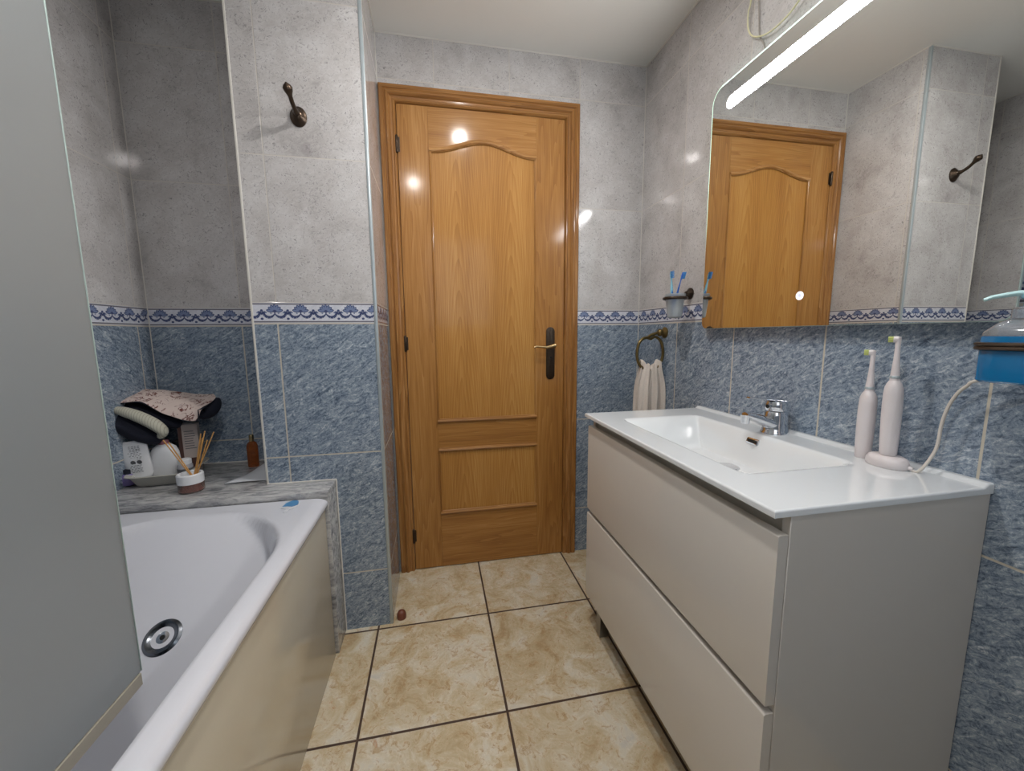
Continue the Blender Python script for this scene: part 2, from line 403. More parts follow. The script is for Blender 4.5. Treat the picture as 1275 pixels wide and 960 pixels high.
# ------------------------------------------------------------------ tile border ornament (printed relief, part of each wall's mesh)
def ornament(mb, org, U, length, phase, W=.003/10):
    """palmettes and scrolls along a wall strip; org = left bottom of the strip"""
    U = Vector(U); V = Vector((0, 0, 1)); Nn = U.cross(V)     # facing the room
    P = .0786; k0 = .00039
    def poly(pts, m, lift):
        pts = [(a, b) for a, b in pts]
        if min(a for a, b in pts) < 0.0005 or max(a for a, b in pts) > length-.0005: return
        mb.sheet(pts, m, Vector(org)+Nn*lift, U, V)
    def ell(cx, cy, a, b, ang, m, lift, n=10):
        ca, sa = math.cos(ang), math.sin(ang)
        poly([(cx+a*math.cos(t)*ca-b*math.sin(t)*sa, cy+a*math.cos(t)*sa+b*math.sin(t)*ca) for t in [2*PI*i/n for i in range(n)]], m, lift)
    def ribbon(pts, ws, m, lift):
        for (p, q), (wa, wb) in zip(zip(pts, pts[1:]), zip(ws, ws[1:])):
            d = (Vector(q)-Vector(p)).normalized(); nn = Vector((-d.y, d.x))
            a = Vector(p); b = Vector(q)
            poly([tuple(a-nn*wa), tuple(b-nn*wb), tuple(b+nn*wb), tuple(a+nn*wa)], m, lift)
    n = int(length/P)+3
    for i in range(-1, n):
        c = phase + i*P
        f = lambda x, y: (c+x*k0, (178-y)*k0)       # template pixels, y down from the top of the strip
        # fan: seven petals, slate with navy outline
        for j, a in enumerate((-78, -52, -26, 0, 26, 52, 78)):
            A = math.radians(90-a); L = 56 if abs(a) < 60 else 60
            cx, cy = f(0, 78); ex, ey = cx+math.cos(A)*L*.62*k0, cy+math.sin(A)*L*.62*k0
            ell(ex, ey, L*.5*k0, 14*k0, A, 'navy', .0003+.00002*j)
            ell(ex, ey, L*.38*k0, 7.5*k0, A, 'slate', .0005+.00002*j)
        ell(*f(0, 76), 15*k0, 9*k0, 0, 'navy', .0007)
        ribbon([f(0, 78), f(0, 100)], [5*k0, 5*k0], 'navy', .0004)
        # two scrolls hanging left and right
        for sg in (-1, 1):
            pts = [f(sg*2, 98), f(sg*14, 112), f(sg*34, 124), f(sg*58, 124), f(sg*78, 110), f(sg*84, 92), f(sg*80, 78), f(sg*70, 80)]
            ribbon(pts, [q*k0 for q in (4, 7, 10.5, 12, 10.5, 8, 6, 4)], 'navy', .00045)
            ell(*f(sg*68, 86), 8*k0, 6*k0, 0, 'slate', .0006)
            ell(*f(sg*30, 92), 7*k0, 5*k0, sg*.6, 'slate', .0006)
        # trefoil and dot between the motifs
        for dx, dy in ((0, 68), (-10, 84), (10, 84), (0, 94)): ell(*f(101+dx*1.2, dy), 11*k0, 10*k0, 0, 'navy', .0008)
        ell(*f(101, 137), 12*k0, 10*k0, 0, 'navy', .0005)

# ------------------------------------------------------------------ room shell
fl = MB().box(XL-.1, XR+.1, YB-.1, D+.12, -.08, 0, 'floor').build('floor'); struct(fl, 'beige stone-look floor tiles with dark grout', 'floor')
ce = MB().box(XL-.1, XR+.1, YB-.1, D+.12, H, H+.08, 'ceil').build('ceiling'); struct(ce, 'plain white ceiling', 'ceiling')
X0o, X1o, Z1o = -.150, .622, 2.05           # door opening
b = MB()
b.box(XPR, X0o, D, D+.1, 0, H, 'tile_x'); b.box(X1o, XR+.08, D, D+.1, 0, H, 'tile_x'); b.box(X0o, X1o, D, D+.1, Z1o, H, 'tile_x')
ornament(b, (.662, D-.0001, Zb), (1, 0, 0), XR-.662, .0345)
struct(b.build('wall_far', auto=False), 'far tiled wall with the oak door', 'wall')
b = MB().box(XR, XR+.08, YB-.08, D, 0, H, 'tile_y')
ornament(b, (XR-.0001, D, Zb), (0, -1, 0), 1.9, .047)
struct(b.build('wall_right', auto=False), 'right tiled wall behind mirror and washbasin', 'wall')
b = MB().box(XPL, XPR, YP, D+.1, 0, H, 'tile_p')
# the pillar side that faces the door uses the depth grid
for f in b.bm.faces:
    if abs(f.calc_center_median().x-XPR) < 1e-4: f.material_index = b.mi('tile_y')
    if abs(f.calc_center_median().x-XPL) < 1e-4: f.material_index = b.mi('tile_y')
ornament(b, (XPL, YP-.0001, Zb), (1, 0, 0), XPR-XPL, .0695)
ornament(b, (XPR+.0001, YP, Zb), (0, 1, 0), D-YP, .03)
struct(b.build('wall_pillar', auto=False), 'tiled pillar between bath niche and door', 'wall')
b = MB().box(XL-.08, XPL, YN, YN+.1, 0, H, 'tile_n')
ornament(b, (XL, YN-.0001, Zb), (1, 0, 0), XPL-XL, .04)
struct(b.build('wall_niche', auto=False), 'tiled back wall of the bath niche', 'wall')
b = MB().box(XL-.08, XL, YB-.08, YN, 0, H, 'tile_l')
ornament(b, (XL+.0001, YB, Zb), (0, 1, 0), YN-YB, .02)
struct(b.build('wall_left', auto=False), 'left tiled wall along the bath', 'wall')
b = MB().box(XL, XR, YB-.08, YB, 0, H, 'tile_x')
struct(b.build('wall_near', auto=False), 'tiled wall behind the viewer', 'wall')

wn = thing('added_window_1', (.3, YB, 1.15), 'unseen frosted window added behind the viewer as fill light', 'added window', kind='structure')  # unseen window, added to brighten the side of the vanity
b = MB(); wx0, wx1, wz0, wz1 = -.05, .60, 1.15, 2.05
for q in ((wx0, wx0+.04, wz0, wz1), (wx1-.04, wx1, wz0, wz1), (wx0+.04, wx1-.04, wz0, wz0+.04), (wx0+.04, wx1-.04, wz1-.04, wz1), ((wx0+wx1)/2-.02, (wx0+wx1)/2+.02, wz0+.04, wz1-.04)):
    b.box(q[0], q[1], YB, YB+.03, q[2], q[3], 'whitecap', .002, 1)
b.build('added_window_frame', wn)
MB().box(wx0+.03, wx1-.03, YB+.001, YB+.012, wz0+.03, wz1-.03, 'fill_pane').build('added_window_pane', wn)

# corner trims and caulk lines
b = MB().box(XPR-.010, XPR+.002, YP-.002, YP+.010, 0, H-.001, 'alu', .0025)
struct(b.build('trim_1'), 'pale metal edge strip on the pillar corner', 'trim')
b = MB().box(XPL-.002, XPL+.005, YP-.0015, YP+.006, ZL+.001, H-.001, 'caulk', .0012)
struct(b.build('trim_2'), 'white edge strip on the niche side of the pillar', 'trim')
b = MB()
r_ = .0035
for p, q in (((XPR, D-.001, H), (XR, D-.001, H)), ((XR-.001, D, H), (XR-.001, YB, H)), ((XPR+.001, D, H), (XPR+.001, YP, H)), ((XPL, YP-.001, H), (XPR, YP-.001, H)), ((XL, YN-.001, H), (XPL, YN-.001, H)), ((XL+.001, YB, H), (XL+.001, YN, H))):
    b.tube([p, q], r_, 'caulk', 6)
struct(b.build('trim_3'), 'white joint line between ceiling and tiles', 'trim')
b = MB()
for p, q in (((XR-.0005, D-.0005, 0), (XR-.0005, D-.0005, H)), ((XPR+.0006, D-.0006, 0), (XPR+.0006, D-.0006, H)), ((XL+.0005, YN-.0005, ZL), (XL+.0005, YN-.0005, H))):
    b.tube([p, q], .002, 'caulk', 6)
struct(b.build('trim_4'), 'thin grout line down the wall corners', 'trim')

# ------------------------------------------------------------------ door
YF = D-.016
def sc(x, z, y=YF):       # slide a point of the wall plane towards the eye onto plane y
    k = y/D; return x*k, (z-EYE)*k+EYE
door = thing('door_1', (.23, D, 0), 'varnished oak door with an arched panel and brass lever', 'door', kind='structure')
fx0, fz = sc(-.189, 2.098); fx1, _ = sc(.665, 0)
def casing(mb, prof, pts, m):
    """mitred casing: prof = (inward distance, height off wall); pts = outer path"""
    rows = []
    for d, h in prof:
        rows.append([Vector((fx0+d, D-h, 0)), Vector((fx0+d, D-h, fz-d)), Vector((fx1-d, D-h, fz-d)), Vector((fx1-d, D-h, 0))])
    i = mb.mi(m); j = mb.mi('woodmh')
    for a, c in zip(rows, rows[1:]):
        for k in range(3):
            f = mb.bm.faces.new([mb.bm.verts.new(v) for v in (a[k], a[k+1], c[k+1], c[k])]); f.material_index = j if k == 1 else i
prof = [(0, 0), (0, .013), (.003, .016), (.016, .017), (.019, .013), (.023, .013), (.028, .018), (.034, .019), (.039, .015), (.042, .010), (.050, .009), (.054, .012), (.058, .012), (.062, .006), (.064, .0), (.064, -.045)]
mb = MB(); casing(mb, prof, None, 'woodm')
bmesh.ops.recalc_face_normals(mb.bm, faces=mb.bm.faces)
# which way do they face?
for f in mb.bm.faces:
    f.normal_update()
for f in mb.bm.faces:
    c = f.calc_center_median(); 
    if f.normal.y > .1 and abs(f.normal.y) > .3: f.normal_flip()
casingo = mb.build('door_casing', door)
LX0, LX1, LZ = fx0+.064+.002, fx1-.064-.002, fz-.064-.003
YLF = D-.004       # leaf face
leaf = MB().box(LX0, LX1, YLF+.006, YLF+.034, .004, LZ, 'wood').build('door_leaf', door)
# openings
a0, a1 = sc(.003, 0, YLF)[0], sc(.464, 0, YLF)[0]
z_up, z_ub, z_lt, z_lb = [sc(0, v, YLF)[1] for v in (1.862, .707, .571, .270)]
z_pk = sc(0, 1.908, YLF)[1]
def arch(x0, x1, zs, zp, n=28):
    out = []
    for i in range(n+1):
        t = i/n; x = x0+(x1-x0)*t; q = abs(t-.5)*2
        if q > .94: h = 0
        else: h = .5*(1+math.cos(PI*min(1, q/.94)))
        out.append((x, zs+(zp-zs)*h**1.0))
    return out
A = arch(a0, a1, z_up, z_pk)
# stiles and rails are faces of the leaf with their own grain
def part(name, fn, par): mb = MB(); fn(mb); return mb.build(name, par)
part('stile', lambda m: m.box(LX0, a0, YLF, YLF+.006, .004, LZ, 'wood', .0008, 1), leaf)
part('stile', lambda m: m.box(a1, LX1, YLF, YLF+.006, .004, LZ, 'wood', .0008, 1), leaf)
part('rail', lambda m: m.prism([(x, z) for x, z in A]+[(a1, LZ), (a0, LZ)], .006, 'woodh', (0, YLF+.006, 0), (1, 0, 0), (0, 0, 1)), leaf)
part('rail', lambda m: m.box(a0, a1, YLF, YLF+.006, z_lt, z_ub, 'woodh', .0005, 1), leaf)
part('rail', lambda m: m.box(a0, a1, YLF, YLF+.006, .004, z_lb, 'woodh', .0005, 1), leaf)
part('panel', lambda m: m.prism([(a0, z_ub), (a1, z_ub)]+A[::-1], .003, 'woodp', (0, YLF+.006, 0), (1, 0, 0), (0, 0, 1)), leaf)
part('panel', lambda m: m.prism([(a0, z_lb), (a1, z_lb), (a1, z_lt), (a0, z_lt)], .003, 'woodp', (0, YLF+.006, 0), (1, 0, 0), (0, 0, 1)), leaf)
def bead(mb, pts, wdt, m, hgt=.010):
    """moulding with a rounded stepped section along pts in the door plane, kept inside the opening"""
    sec = [(-wdt/2, 0), (-wdt/2, .4*hgt), (-wdt*.38, .5*hgt), (-wdt*.3, .85*hgt), (-.08*wdt, hgt), (.15*wdt, .85*hgt), (.25*wdt, .45*hgt), (.4*wdt, .4*hgt), (wdt/2, .2*hgt), (wdt/2, 0)]
    rows = []
    for i, p in enumerate(pts):
        a = Vector(pts[max(0, i-1)]); c = Vector(pts[min(len(pts)-1, i+1)]); d = (c-a).normalized(); nn = Vector((-d.y, d.x))
        rows.append([Vector((p[0]+nn.x*s_, YLF+.001-h_, p[1]+nn.y*s_)) for s_, h_ in sec])
    mb.grid(rows, m, False)
    for r0 in (rows[0], rows[-1]):
        mb.sheet([(v.x, v.z) for v in r0], m, (0, 0, 0), (1, 0, 0), (0, 0, 1)) if False else None
def mould(name, pts, wdt, m, par, hgt=.010):
    mb = MB(); bead(mb, pts, wdt, m, hgt); bmesh.ops.recalc_face_normals(mb.bm, faces=mb.bm.faces)
    o = mb.build(name, par); sol = None
    return o
mould('moulding', [(x, z-.004) for x, z in A], .019, 'woodmh', leaf)
mould('moulding', [(a0, z_ub), (a1, z_ub)], .019, 'woodmh', leaf, .011)
mould('moulding', [(a0, z_lt), (a1, z_lt)], .017, 'woodmh', leaf, .010)
mould('moulding', [(a0, z_lb), (a1, z_lb)], .019, 'woodmh', leaf, .011)
for x in (a0+.004, a1-.004):
    mould('moulding', [(x, z_ub), (x, z_up)], .011, 'wood', leaf, .006)
    mould('moulding', [(x, z_lb), (x, z_lt)], .011, 'wood', leaf, .006)
for hz in (1.867, 1.057, .17):
    hx = LX0-.003
    h = MB().lathe([(0, -.036), (.004, -.034), (.006, -.030), (.006, .030), (.004, .034), (0, .036)], 'bronze', 12, Matrix.Translation((hx, YLF-.005, hz)))
    h.box(hx-.001, hx+.012, YLF-.002, YLF, hz-.028, hz+.028, 'bronze')
    h.build('hinge', door)
# lever on its long plate
px_, pz_ = sc(.534, 0)[0], 0
plate = MB()
ol = []
for k in range(13): a = PI*k/12; ol.append((px_+.0205*math.cos(a), 1.105+.0205*math.sin(a)))
for k in range(13): a = PI+PI*k/12; ol.append((px_+.0205*math.cos(a), .902+.0205*math.sin(a)))
plate.prism(ol, .005, 'bronze', (0, YLF, 0), (1, 0, 0), (0, 0, 1), .0015)
ol2 = [(px_+(x-px_)*.72, 1.0035+(z-1.0035)*.94) for x, z in ol]
plate.prism(ol2, .0015, 'bronze', (0, YLF-.005, 0), (1, 0, 0), (0, 0, 1), .0006)
po = plate.build('handle_plate', door)
MB().tube([(px_+.012, YLF-.004, 1.041), (px_+.012, YLF-.030, 1.041), (px_+.008, YLF-.040, 1.041), (px_-.01, YLF-.043, 1.036), (px_-.03, YLF-.043, 1.033), (px_-.055, YLF-.042, 1.036), (px_-.075, YLF-.041, 1.038), (px_-.088, YLF-.041, 1.034)], [.010, .010, .011, .009, .0072, .006, .0055, .0045], 'brass', 14).build('door_lever', door)
MB().lathe([(0, 0), (.0045, 0), (.0045, .002), (0, .002)], 'black', 12, Matrix.Translation((px_, YLF-.0064, .985)) @ Matrix.Rotation(PI/2, 4, 'X')).build('keyhole', po)

# ------------------------------------------------------------------ marble ledge at the head of the bath
lg = thing('marble_ledge', (-.7, 1.4, 0), 'grey veined marble ledge with side slab at the end of the bath', 'ledge')
b = MB()
ol = [(XL, YL), (XLR, YL), (XLR, YP), (XPL-.001, YP), (XPL-.001, YN), (XL, YN)]
b.prism(ol, .022, 'marble', (0, 0, ZL-.022), (1, 0, 0), (0, 1, 0), .0015)
b.build('ledge_top', lg)
MB().box(XLR-.022, XLR-.0005, YL+.001, YP-.001, 0, ZL-.0225, 'marble', .0012).build('side_slab', lg)
MB().box(XL+.002, XLR-.023, YL+.014, YL+.034, .0, ZL-.023, 'marble').build('front_slab', lg)
MB().tube([(XPL, YP-.0015, ZL+.001), (XLR, YP-.0015, ZL+.001), (XLR+.001, YP-.0015, ZL), (XLR+.001, YP-.0015, .002)], .0022, 'caulk', 6).build('caulk_line', lg)
MB().tube([(XL+.002, YN-.001, ZL+.001), (XPL-.002, YN-.001, ZL+.001)], .0022, 'caulk', 6).build('caulk_line', lg)

# ------------------------------------------------------------------ bathtub
tub = thing('bathtub', (-.7, .45, 0), 'white acrylic bathtub with cream side panel along the left wall', 'bathtub')
TZ = .568; TX0, TX1, TY0, TY1 = XL+.004, -.362, YB+.01, YL-.003
cx, cyy = (-.418-.985)/2, (1.258-.38)/2; hx, hy = (.985-.418)/2, (1.258+.38)/2
def sdrr(x, y, hx, hy, r):   # rounded rectangle signed distance, negative inside
    qx, qy = abs(x)-hx+r, abs(y)-hy+r
    return math.hypot(max(qx, 0), max(qy, 0))+min(max(qx, qy), 0)-r
def ss(t): t = max(0, min(1, t)); return t*t*(3-2*t)
def tubz(x, y):
    lx, ly = x-cx, y-cyy
    d = -sdrr(lx, ly, hx, hy, .27)           # inside distance
    z = TZ
    if d > -.012:
        side = ss((d+.012)/.15)
        fr = hy-ly                            # distance from the far end
        back = ss((fr+.008)/.62)
        zz = .40*min(side, 1)
        # far end is a long reclining slope
        q = max(0., fr+.012); slope = min(.40, .80*(q-.022*(1-math.exp(-q/.022)))+.0)
        z = TZ - min(zz, slope)
        side2 = .40*ss((d+.012)/.075)
        z = TZ - min(side2, slope)
    # outer rolled edge on the room side
    e = TX1-x
    if e < .042: z -= .018*(1-math.sqrt(max(0, 1-(1-e/.042)**2)))
    return z
nx, ny = 110, 190
xs = [TX0+(TX1-TX0)*(i/nx) for i in range(nx+1)]
xs = sorted(set(xs+[TX1-.042+.042*math.sin(PI/2*k/10) for k in range(1, 10)]))
ys = [TY0+(TY1-TY0)*(j/ny) for j in range(ny+1)]
rows = []
for y in ys:
    r = [Vector((x, y, tubz(x, y))) for x in xs]
    r += [Vector((TX1+.0005, y, TZ-.022)), Vector((TX1-.0015, y, TZ-.029)), Vector((TX1-.014, y, TZ-.031))]
    rows.append(r)
MB().grid(rows, 'acrylic').build('tub_shell', tub, auto=False)
MB().box(-.388, -.370, TY0, YL-.008, .0, TZ-.032, 'cream', .0015).build('side_panel', tub)
MB().tube([(-.3690, TY0, TZ-.032), (-.3690, YL-.006, TZ-.032)], .0020, 'caulk', 6).build('caulk_line', tub)
# overflow rosette on the sloping end
oc = at(205, 795, z=.378); y_ = oc.y
for k in range(60):       # slide along the view ray until it meets the basin
    zq = .56-k*.006; q = at(205, 795, z=zq)
    if tubz(q.x, q.y) >= q.z: oc = q; break
e = .01; nrm = Vector((-(tubz(oc.x+e, oc.y)-tubz(oc.x-e, oc.y))/(2*e), -(tubz(oc.x, oc.y+e)-tubz(oc.x, oc.y-e))/(2*e), 1)).normalized()
Rm = Matrix.Translation(oc+nrm*.004) @ nrm.to_track_quat('Z', 'Y').to_matrix().to_4x4()
ro = MB(); ro.lathe([(.0, .004), (.010, .004), (.010, .001), (.020, .003), (.026, .008), (.034, .010), (.040, .007), (.042, 0), (0, -.002)], 'gunmetal', 40, Rm, cap=False)
roo = ro.build('drain_rosette', tub)
MB().lathe([(0, .0065), (.006, .0065), (.013, .006), (.016, .005), (.016, .002), (0, .002)], 'chrome', 24, Rm).build('drain_hub', roo)
MB().lathe([(0, .0085), (.005, .0085), (.006, .006), (0, .006)], 'black', 16, Rm).build('drain_hole', roo)
sp = Vector((-.460, 1.284, TZ))
b = MB(); b.prism([(-.022+.0, -.004), (-.016, .010), (-.002, .017), (.012, .016), (.020, .008), (.020, -.002), (.008, -.006), (-.008, -.004)], .0006, 'bluesticker', sp+Vector((0, 0, .0002)), (1, .1, 0), (-.2, 2.1, 0))
b.prism([(-.024, -.008), (-.022, -.004), (-.008, -.004), (.008, -.007), (.022, -.002), (.020, .008), (.026, 0), (.016, -.014), (.002, -.016), (-.002, -.027), (-.008, -.026), (-.006, -.014)], .0005, 'paper', sp+Vector((0, 0, .0002)), (1, .1, 0), (-.2, 2.1, 0))
b.build('sticker', tub)

# ------------------------------------------------------------------ shower screen
XG = -.470
scr = thing('shower_screen', (XG, .1, TZ), 'frosted glass shower screen with yellowed bottom seal standing on the bath', 'shower screen')
g0 = .640 * (XG/-.456) - .012
b = MB().box(XG-.004, XG+.004, YB+.02, .652, .577, 2.08, 'screen', .0012, 1)
b.build('glass_panel', scr)
MB().box(XG-.0041, XG+.0041, .6521, .6545, .577, 2.08, 'glassedge', .0008, 1).build('glass_edge', scr)
MB().box(XG-.0055, XG+.0055, YB+.02, .650, .556, .5765, 'seal', .001, 1).build('bottom_seal', scr)
MB().box(XG-.012, XG+.012, YB+.001, YB+.0195, .59, 2.09, 'alu', .001, 1).build('wall_profile', scr)

# ------------------------------------------------------------------ vanity cabinet
VY0, VY1 = .497, 1.294; VX = .529; CT = .8136
van = thing('vanity_cabinet', (.75, .9, 0), 'glossy off-white two-drawer vanity cabinet under the washbasin', 'cabinet')
b = MB()
bx0 = .549
b.box(bx0, XR-.003, VY0, VY0+.016, .124, CT-.0125, 'lacquer', .0008, 1)
b.box(bx0, XR-.003, VY1-.016, VY1, .124, CT-.0125, 'lacquer', .0008, 1)
b.box(bx0, XR-.003, VY0+.016, VY1-.016, .124, .140, 'lacquer')
b.box(XR-.012, XR-.003, VY0+.016, VY1-.016, .14, CT-.10, 'lacquer')
b.build('cabinet_body', van)
b = MB()
b.box(bx0+.011, bx0+.015, VY0+.0165, VY1-.0165, .738, CT-.0128, 'channel'); b.box(bx0+.002, bx0+.011, VY0+.0165, VY1-.0165, .738, .741, 'channel')
b.box(bx0+.016, bx0+.020, VY0+.0165, VY1-.0165, .428, .475, 'channel')
b.build('grip_channel', van)
def drawer(z0, z1):
    b = MB(); ol = [(VX, z0), (VX, z1-.003), (VX+.001, z1-.001), (VX+.003, z1), (VX+.0185, z1), (VX+.0185, z0)]
    b.prism(ol, VY1-VY0-.002, 'lacquer', (0, VY1-.001, 0), (1, 0, 0), (0, 0, 1))
    # U x V = -y, so the front runs from VY1 back to VY0
    o = b.build('drawer', van); return o
drawer(.462, .769); drawer(.124, .4455)
for lx, ly in ((.568, 1.225), (.568, .55), (.93, 1.225), (.93, .55)):
    MB().box(lx-.017, lx+.017, ly-.017, ly+.017, .0, .1235, 'steel', .001, 1).build('leg', van)

# ------------------------------------------------------------------ washbasin top
wb = thing('washbasin', (.745, .9, CT), 'white ceramic washbasin top with wide shallow bowl on the vanity cabinet', 'washbasin')
WX0, WX1, WY0, WY1 = .5158, XR-.0006, .4953, 1.2965
bcx, bcy, bhx, bhy = .733, .910, .142, .272
def wz(x, y):
    d = -sdrr(x-bcx, y-bcy, bhx, bhy, .05)
    z = CT
    if d > 0:
        bk = bcx+bhx-x; fr = x-(bcx-bhx); nr = y-(bcy-bhy); fa = (bcy+bhy)-y
        dd = min(ss(bk/.045), ss(fr/.085), ss(nr/.14), ss(fa/.10))
        rim = 1-.55*math.exp(-d/.012)
        z = CT-.088*dd*rim
    ed = min(x-WX0, y-WY0, WY1-y)
    if ed < .004: z -= .004*(1-math.sqrt(max(0, 1-(1-ed/.004)**2)))
    up = WX1-x
    z += .007*ss((.022-up)/.010)
    return z
def lin_s(a, c, n, e=.004, k=4):
    base = [a+(c-a)*i/n for i in range(n+1)]
    return sorted(set(base+[a+e*(1-math.cos(PI/2*j/k)) for j in range(k+1)]+[c-e*(1-math.cos(PI/2*j/k)) for j in range(k+1)]))
xs = lin_s(WX0, WX1, 110); ys = lin_s(WY0, WY1, 170)
b = MB(); bot = CT-.0122
grid_ = [[Vector((x, y, wz(x, y))) for x in xs] for y in ys]
b.grid(grid_, 'ceramic')
bt = [[Vector((p.x, p.y, min(bot, p.z-.010) if (abs(p.x-bcx) < bhx+.02 and abs(p.y-bcy) < bhy+.02) else bot)) for p in r][::-1] for r in grid_]
b.grid(bt, 'ceramic')
for edge in ([r[0] for r in grid_], [r[-1] for r in grid_][::-1], grid_[0][::-1], grid_[-1]):
    b.grid([edge, [Vector((p.x, p.y, bot)) for p in edge]], 'ceramic')
bmesh.ops.remove_doubles(b.bm, verts=b.bm.verts, dist=1e-5)
bmesh.ops.recalc_face_normals(b.bm, faces=b.bm.faces)
b.build('basin_top', wb)
# overflow slot on the back slope, waste in the bottom
ov = Vector((.868, .905, 0))
for k in range(80):
    q = at(938, 550, x=.80+.0015*k)
    if wz(q.x, q.y) >= q.z: ov = q; break
e = .004; nrm = Vector((-(wz(ov.x+e, ov.y)-wz(ov.x-e, ov.y))/(2*e), 0, 1)).normalized()
Rm = Matrix.Translation(ov) @ Matrix((Vector((0, 1, 0)), nrm.cross(Vector((0, 1, 0))), nrm)).transposed().to_4x4()
def rrect(a, c, r, n=6):
    o = []
    for sx, sy, s0 in ((1, 1, 0), (-1, 1, 90), (-1, -1, 180), (1, -1, 270)):
        for k in range(n+1): t = math.radians(s0+90*k/n); o.append((sx*(a-r)+r*math.cos(t), sy*(c-r)+r*math.sin(t)))
    return o
b = MB(); b.prism(rrect(.021, .009, .005), .004, 'chrome', (0, 0, 0), (1, 0, 0), (0, 1, 0), .001); bmesh.ops.transform(b.bm, matrix=Rm, verts=b.bm.verts); os_ = b.build('overflow_ring', wb)
b = MB(); b.prism(rrect(.016, .0045, .003), .0008, 'black', (0, 0, .0038), (1, 0, 0), (0, 1, 0)); bmesh.ops.transform(b.bm, matrix=Rm, verts=b.bm.verts); b.build('overflow_slot', os_)
MB().lathe([(0, .004), (.028, .004), (.033, .002), (.034, 0), (0, 0)], 'chrome', 32, Matrix.Translation((.775, .91, wz(.775, .91)))).build('drain_plug', wb)

# ------------------------------------------------------------------ faucet
FX, FY, FZ = .926, .912, CT
fa = thing('faucet', (FX, FY, FZ), 'chrome single-lever faucet behind the washbasin bowl', 'faucet')
MB().lathe([(.0, 0), (.033, 0), (.033, .003), (.030, .008), (.0285, .020), (.027, .045), (.026, .058), (.024, .062), (0, .063)], 'chrome', 36, Matrix.Translation((FX, FY, FZ)), sx=1.12).build('faucet_body', fa)
MB().tube([(FX+.004, FY, FZ+.020), (FX-.03, FY, FZ+.032), (FX-.06, FY, FZ+.044), (FX-.088, FY, FZ+.053), (FX-.100, FY, FZ+.054)], [.026, .022, .018, .014, .012], 'chrome', 18, flat=.72).build('spout', fa)
MB().lathe([(0, 0), (.010, 0), (.0115, .004), (.0115, .014), (.0125, .016), (.0125, .024), (0, .024)], 'chrome', 20, Matrix.Translation((FX-.098, FY, FZ+.032))).build('aerator', fa)
b = MB().lathe([(0, 0), (.026, 0), (.0275, .005), (.0275, .018), (.025, .025), (.014, .029), (0, .030)], 'chrome', 36, Matrix.Translation((FX, FY, FZ+.0645)), sx=1.08)
lv = b.build('lever_cap', fa)
MB().tube([(FX+.010, FY, FZ+.091), (FX-.02, FY, FZ+.095), (FX-.05, FY, FZ+.098), (FX-.08, FY, FZ+.102), (FX-.093, FY, FZ+.1035)], [.022, .015, .010, .0085, .007], 'chrome', 16, flat=.28).build('lever_handle', lv)
MB().lathe([(0, 0), (.0055, 0), (.0055, .0015), (0, .002)], 'black', 14, Matrix.Translation((FX-.0290, FY, FZ+.076)) @ Matrix.Rotation(-PI/2, 4, 'Y')).build('lever_screw_cap', lv)

# ------------------------------------------------------------------ mirror with light strip
MX, MY0, MY1, MZ0, MZ1 = XR-.03, .487, 1.272, 1.107, 1.886
mi = thing('lit_mirror', (XR, .88, MZ0), 'square wall mirror with lit strip and glowing green edge', 'mirror')
def rr4(y0, y1, z0, z1, r, n=8, rb=None):
    o = []; rb = rb or r
    for cy_, cz_, s0, q in ((y1-r, z1-r, 0, r), (y0+r, z1-r, 90, r), (y0+rb, z0+rb, 180, rb), (y1-rb, z0+rb, 270, rb)):
        for k in range(n+1): t = math.radians(s0+90*k/n); o.append((cy_+q*math.cos(t), cz_+q*math.sin(t)))
    return o
ol = rr4(MY0, MY1, MZ0, MZ1, .042, rb=.022)
# U=-y, V=z so that U x V = -x (towards the room)
b = MB(); b.prism([(-y, z) for y, z in ol], .0042, 'glassedge', (MX+.0045, 0, 0), (0, -1, 0), (0, 0, 1))
b.build('glass_edge', mi)
MB().tube([(MX+.0022, MY0+.04, MZ1), (MX+.0022, MY1-.04, MZ1)], .0026, 'topglow', 8).build('lit_top_edge', mi)
MB().tube([(MX+.0022, MY1-.042+.042*math.cos(a*PI/16), MZ1-.042+.042*math.sin(a*PI/16)) for a in range(8, -1, -1)]+[(MX+.0022, MY1, 1.5), (MX+.0022, MY1, 1.30)], [.0026]*9+[.0023, .0012], 'edgeglow', 8).build('lit_side_edge', mi)
ol2 = rr4(MY0+.0012, MY1-.0012, MZ0+.0012, MZ1-.0012, .041, rb=.021)
b = MB(); b.prism([(-y, z) for y, z in ol2], .0006, 'mirror', (MX+.0002, 0, 0), (0, -1, 0), (0, 0, 1)); b.build('mirror_glass', mi)
b = MB().box(MX+.0046, XR-.0005, MY0+.05, MY1-.05, MZ0+.05, MZ1-.05, 'steel'); b.build('back_frame', mi)
st_ = rr4(.560, 1.204, 1.7975, 1.8355, .0185)
b = MB(); b.prism([(-y, z) for y, z in st_], .0006, 'led', (MX-.0005, 0, 0), (0, -1, 0), (0, 0, 1)); tag(b.build('light_strip', mi), 'glowing white light strip')
bt_ = MB().lathe([(.0052, .0), (.0112, .0), (.0112, .0005), (.0052, .0005), (.0052, 0)], 'button', 28, Matrix.Translation((MX-.0005, .888, 1.187)) @ Matrix.Rotation(-PI/2, 4, 'Y'), cap=False).build('touch_button', mi)
b = MB().lathe([(0, 0), (.0050, 0), (.0050, .0004), (0, .0004)], 'buttonblue', 20, Matrix.Translation((MX-.0005, .888, 1.187)) @ Matrix.Rotation(-PI/2, 4, 'Y')).build('touch_symbol', bt_)
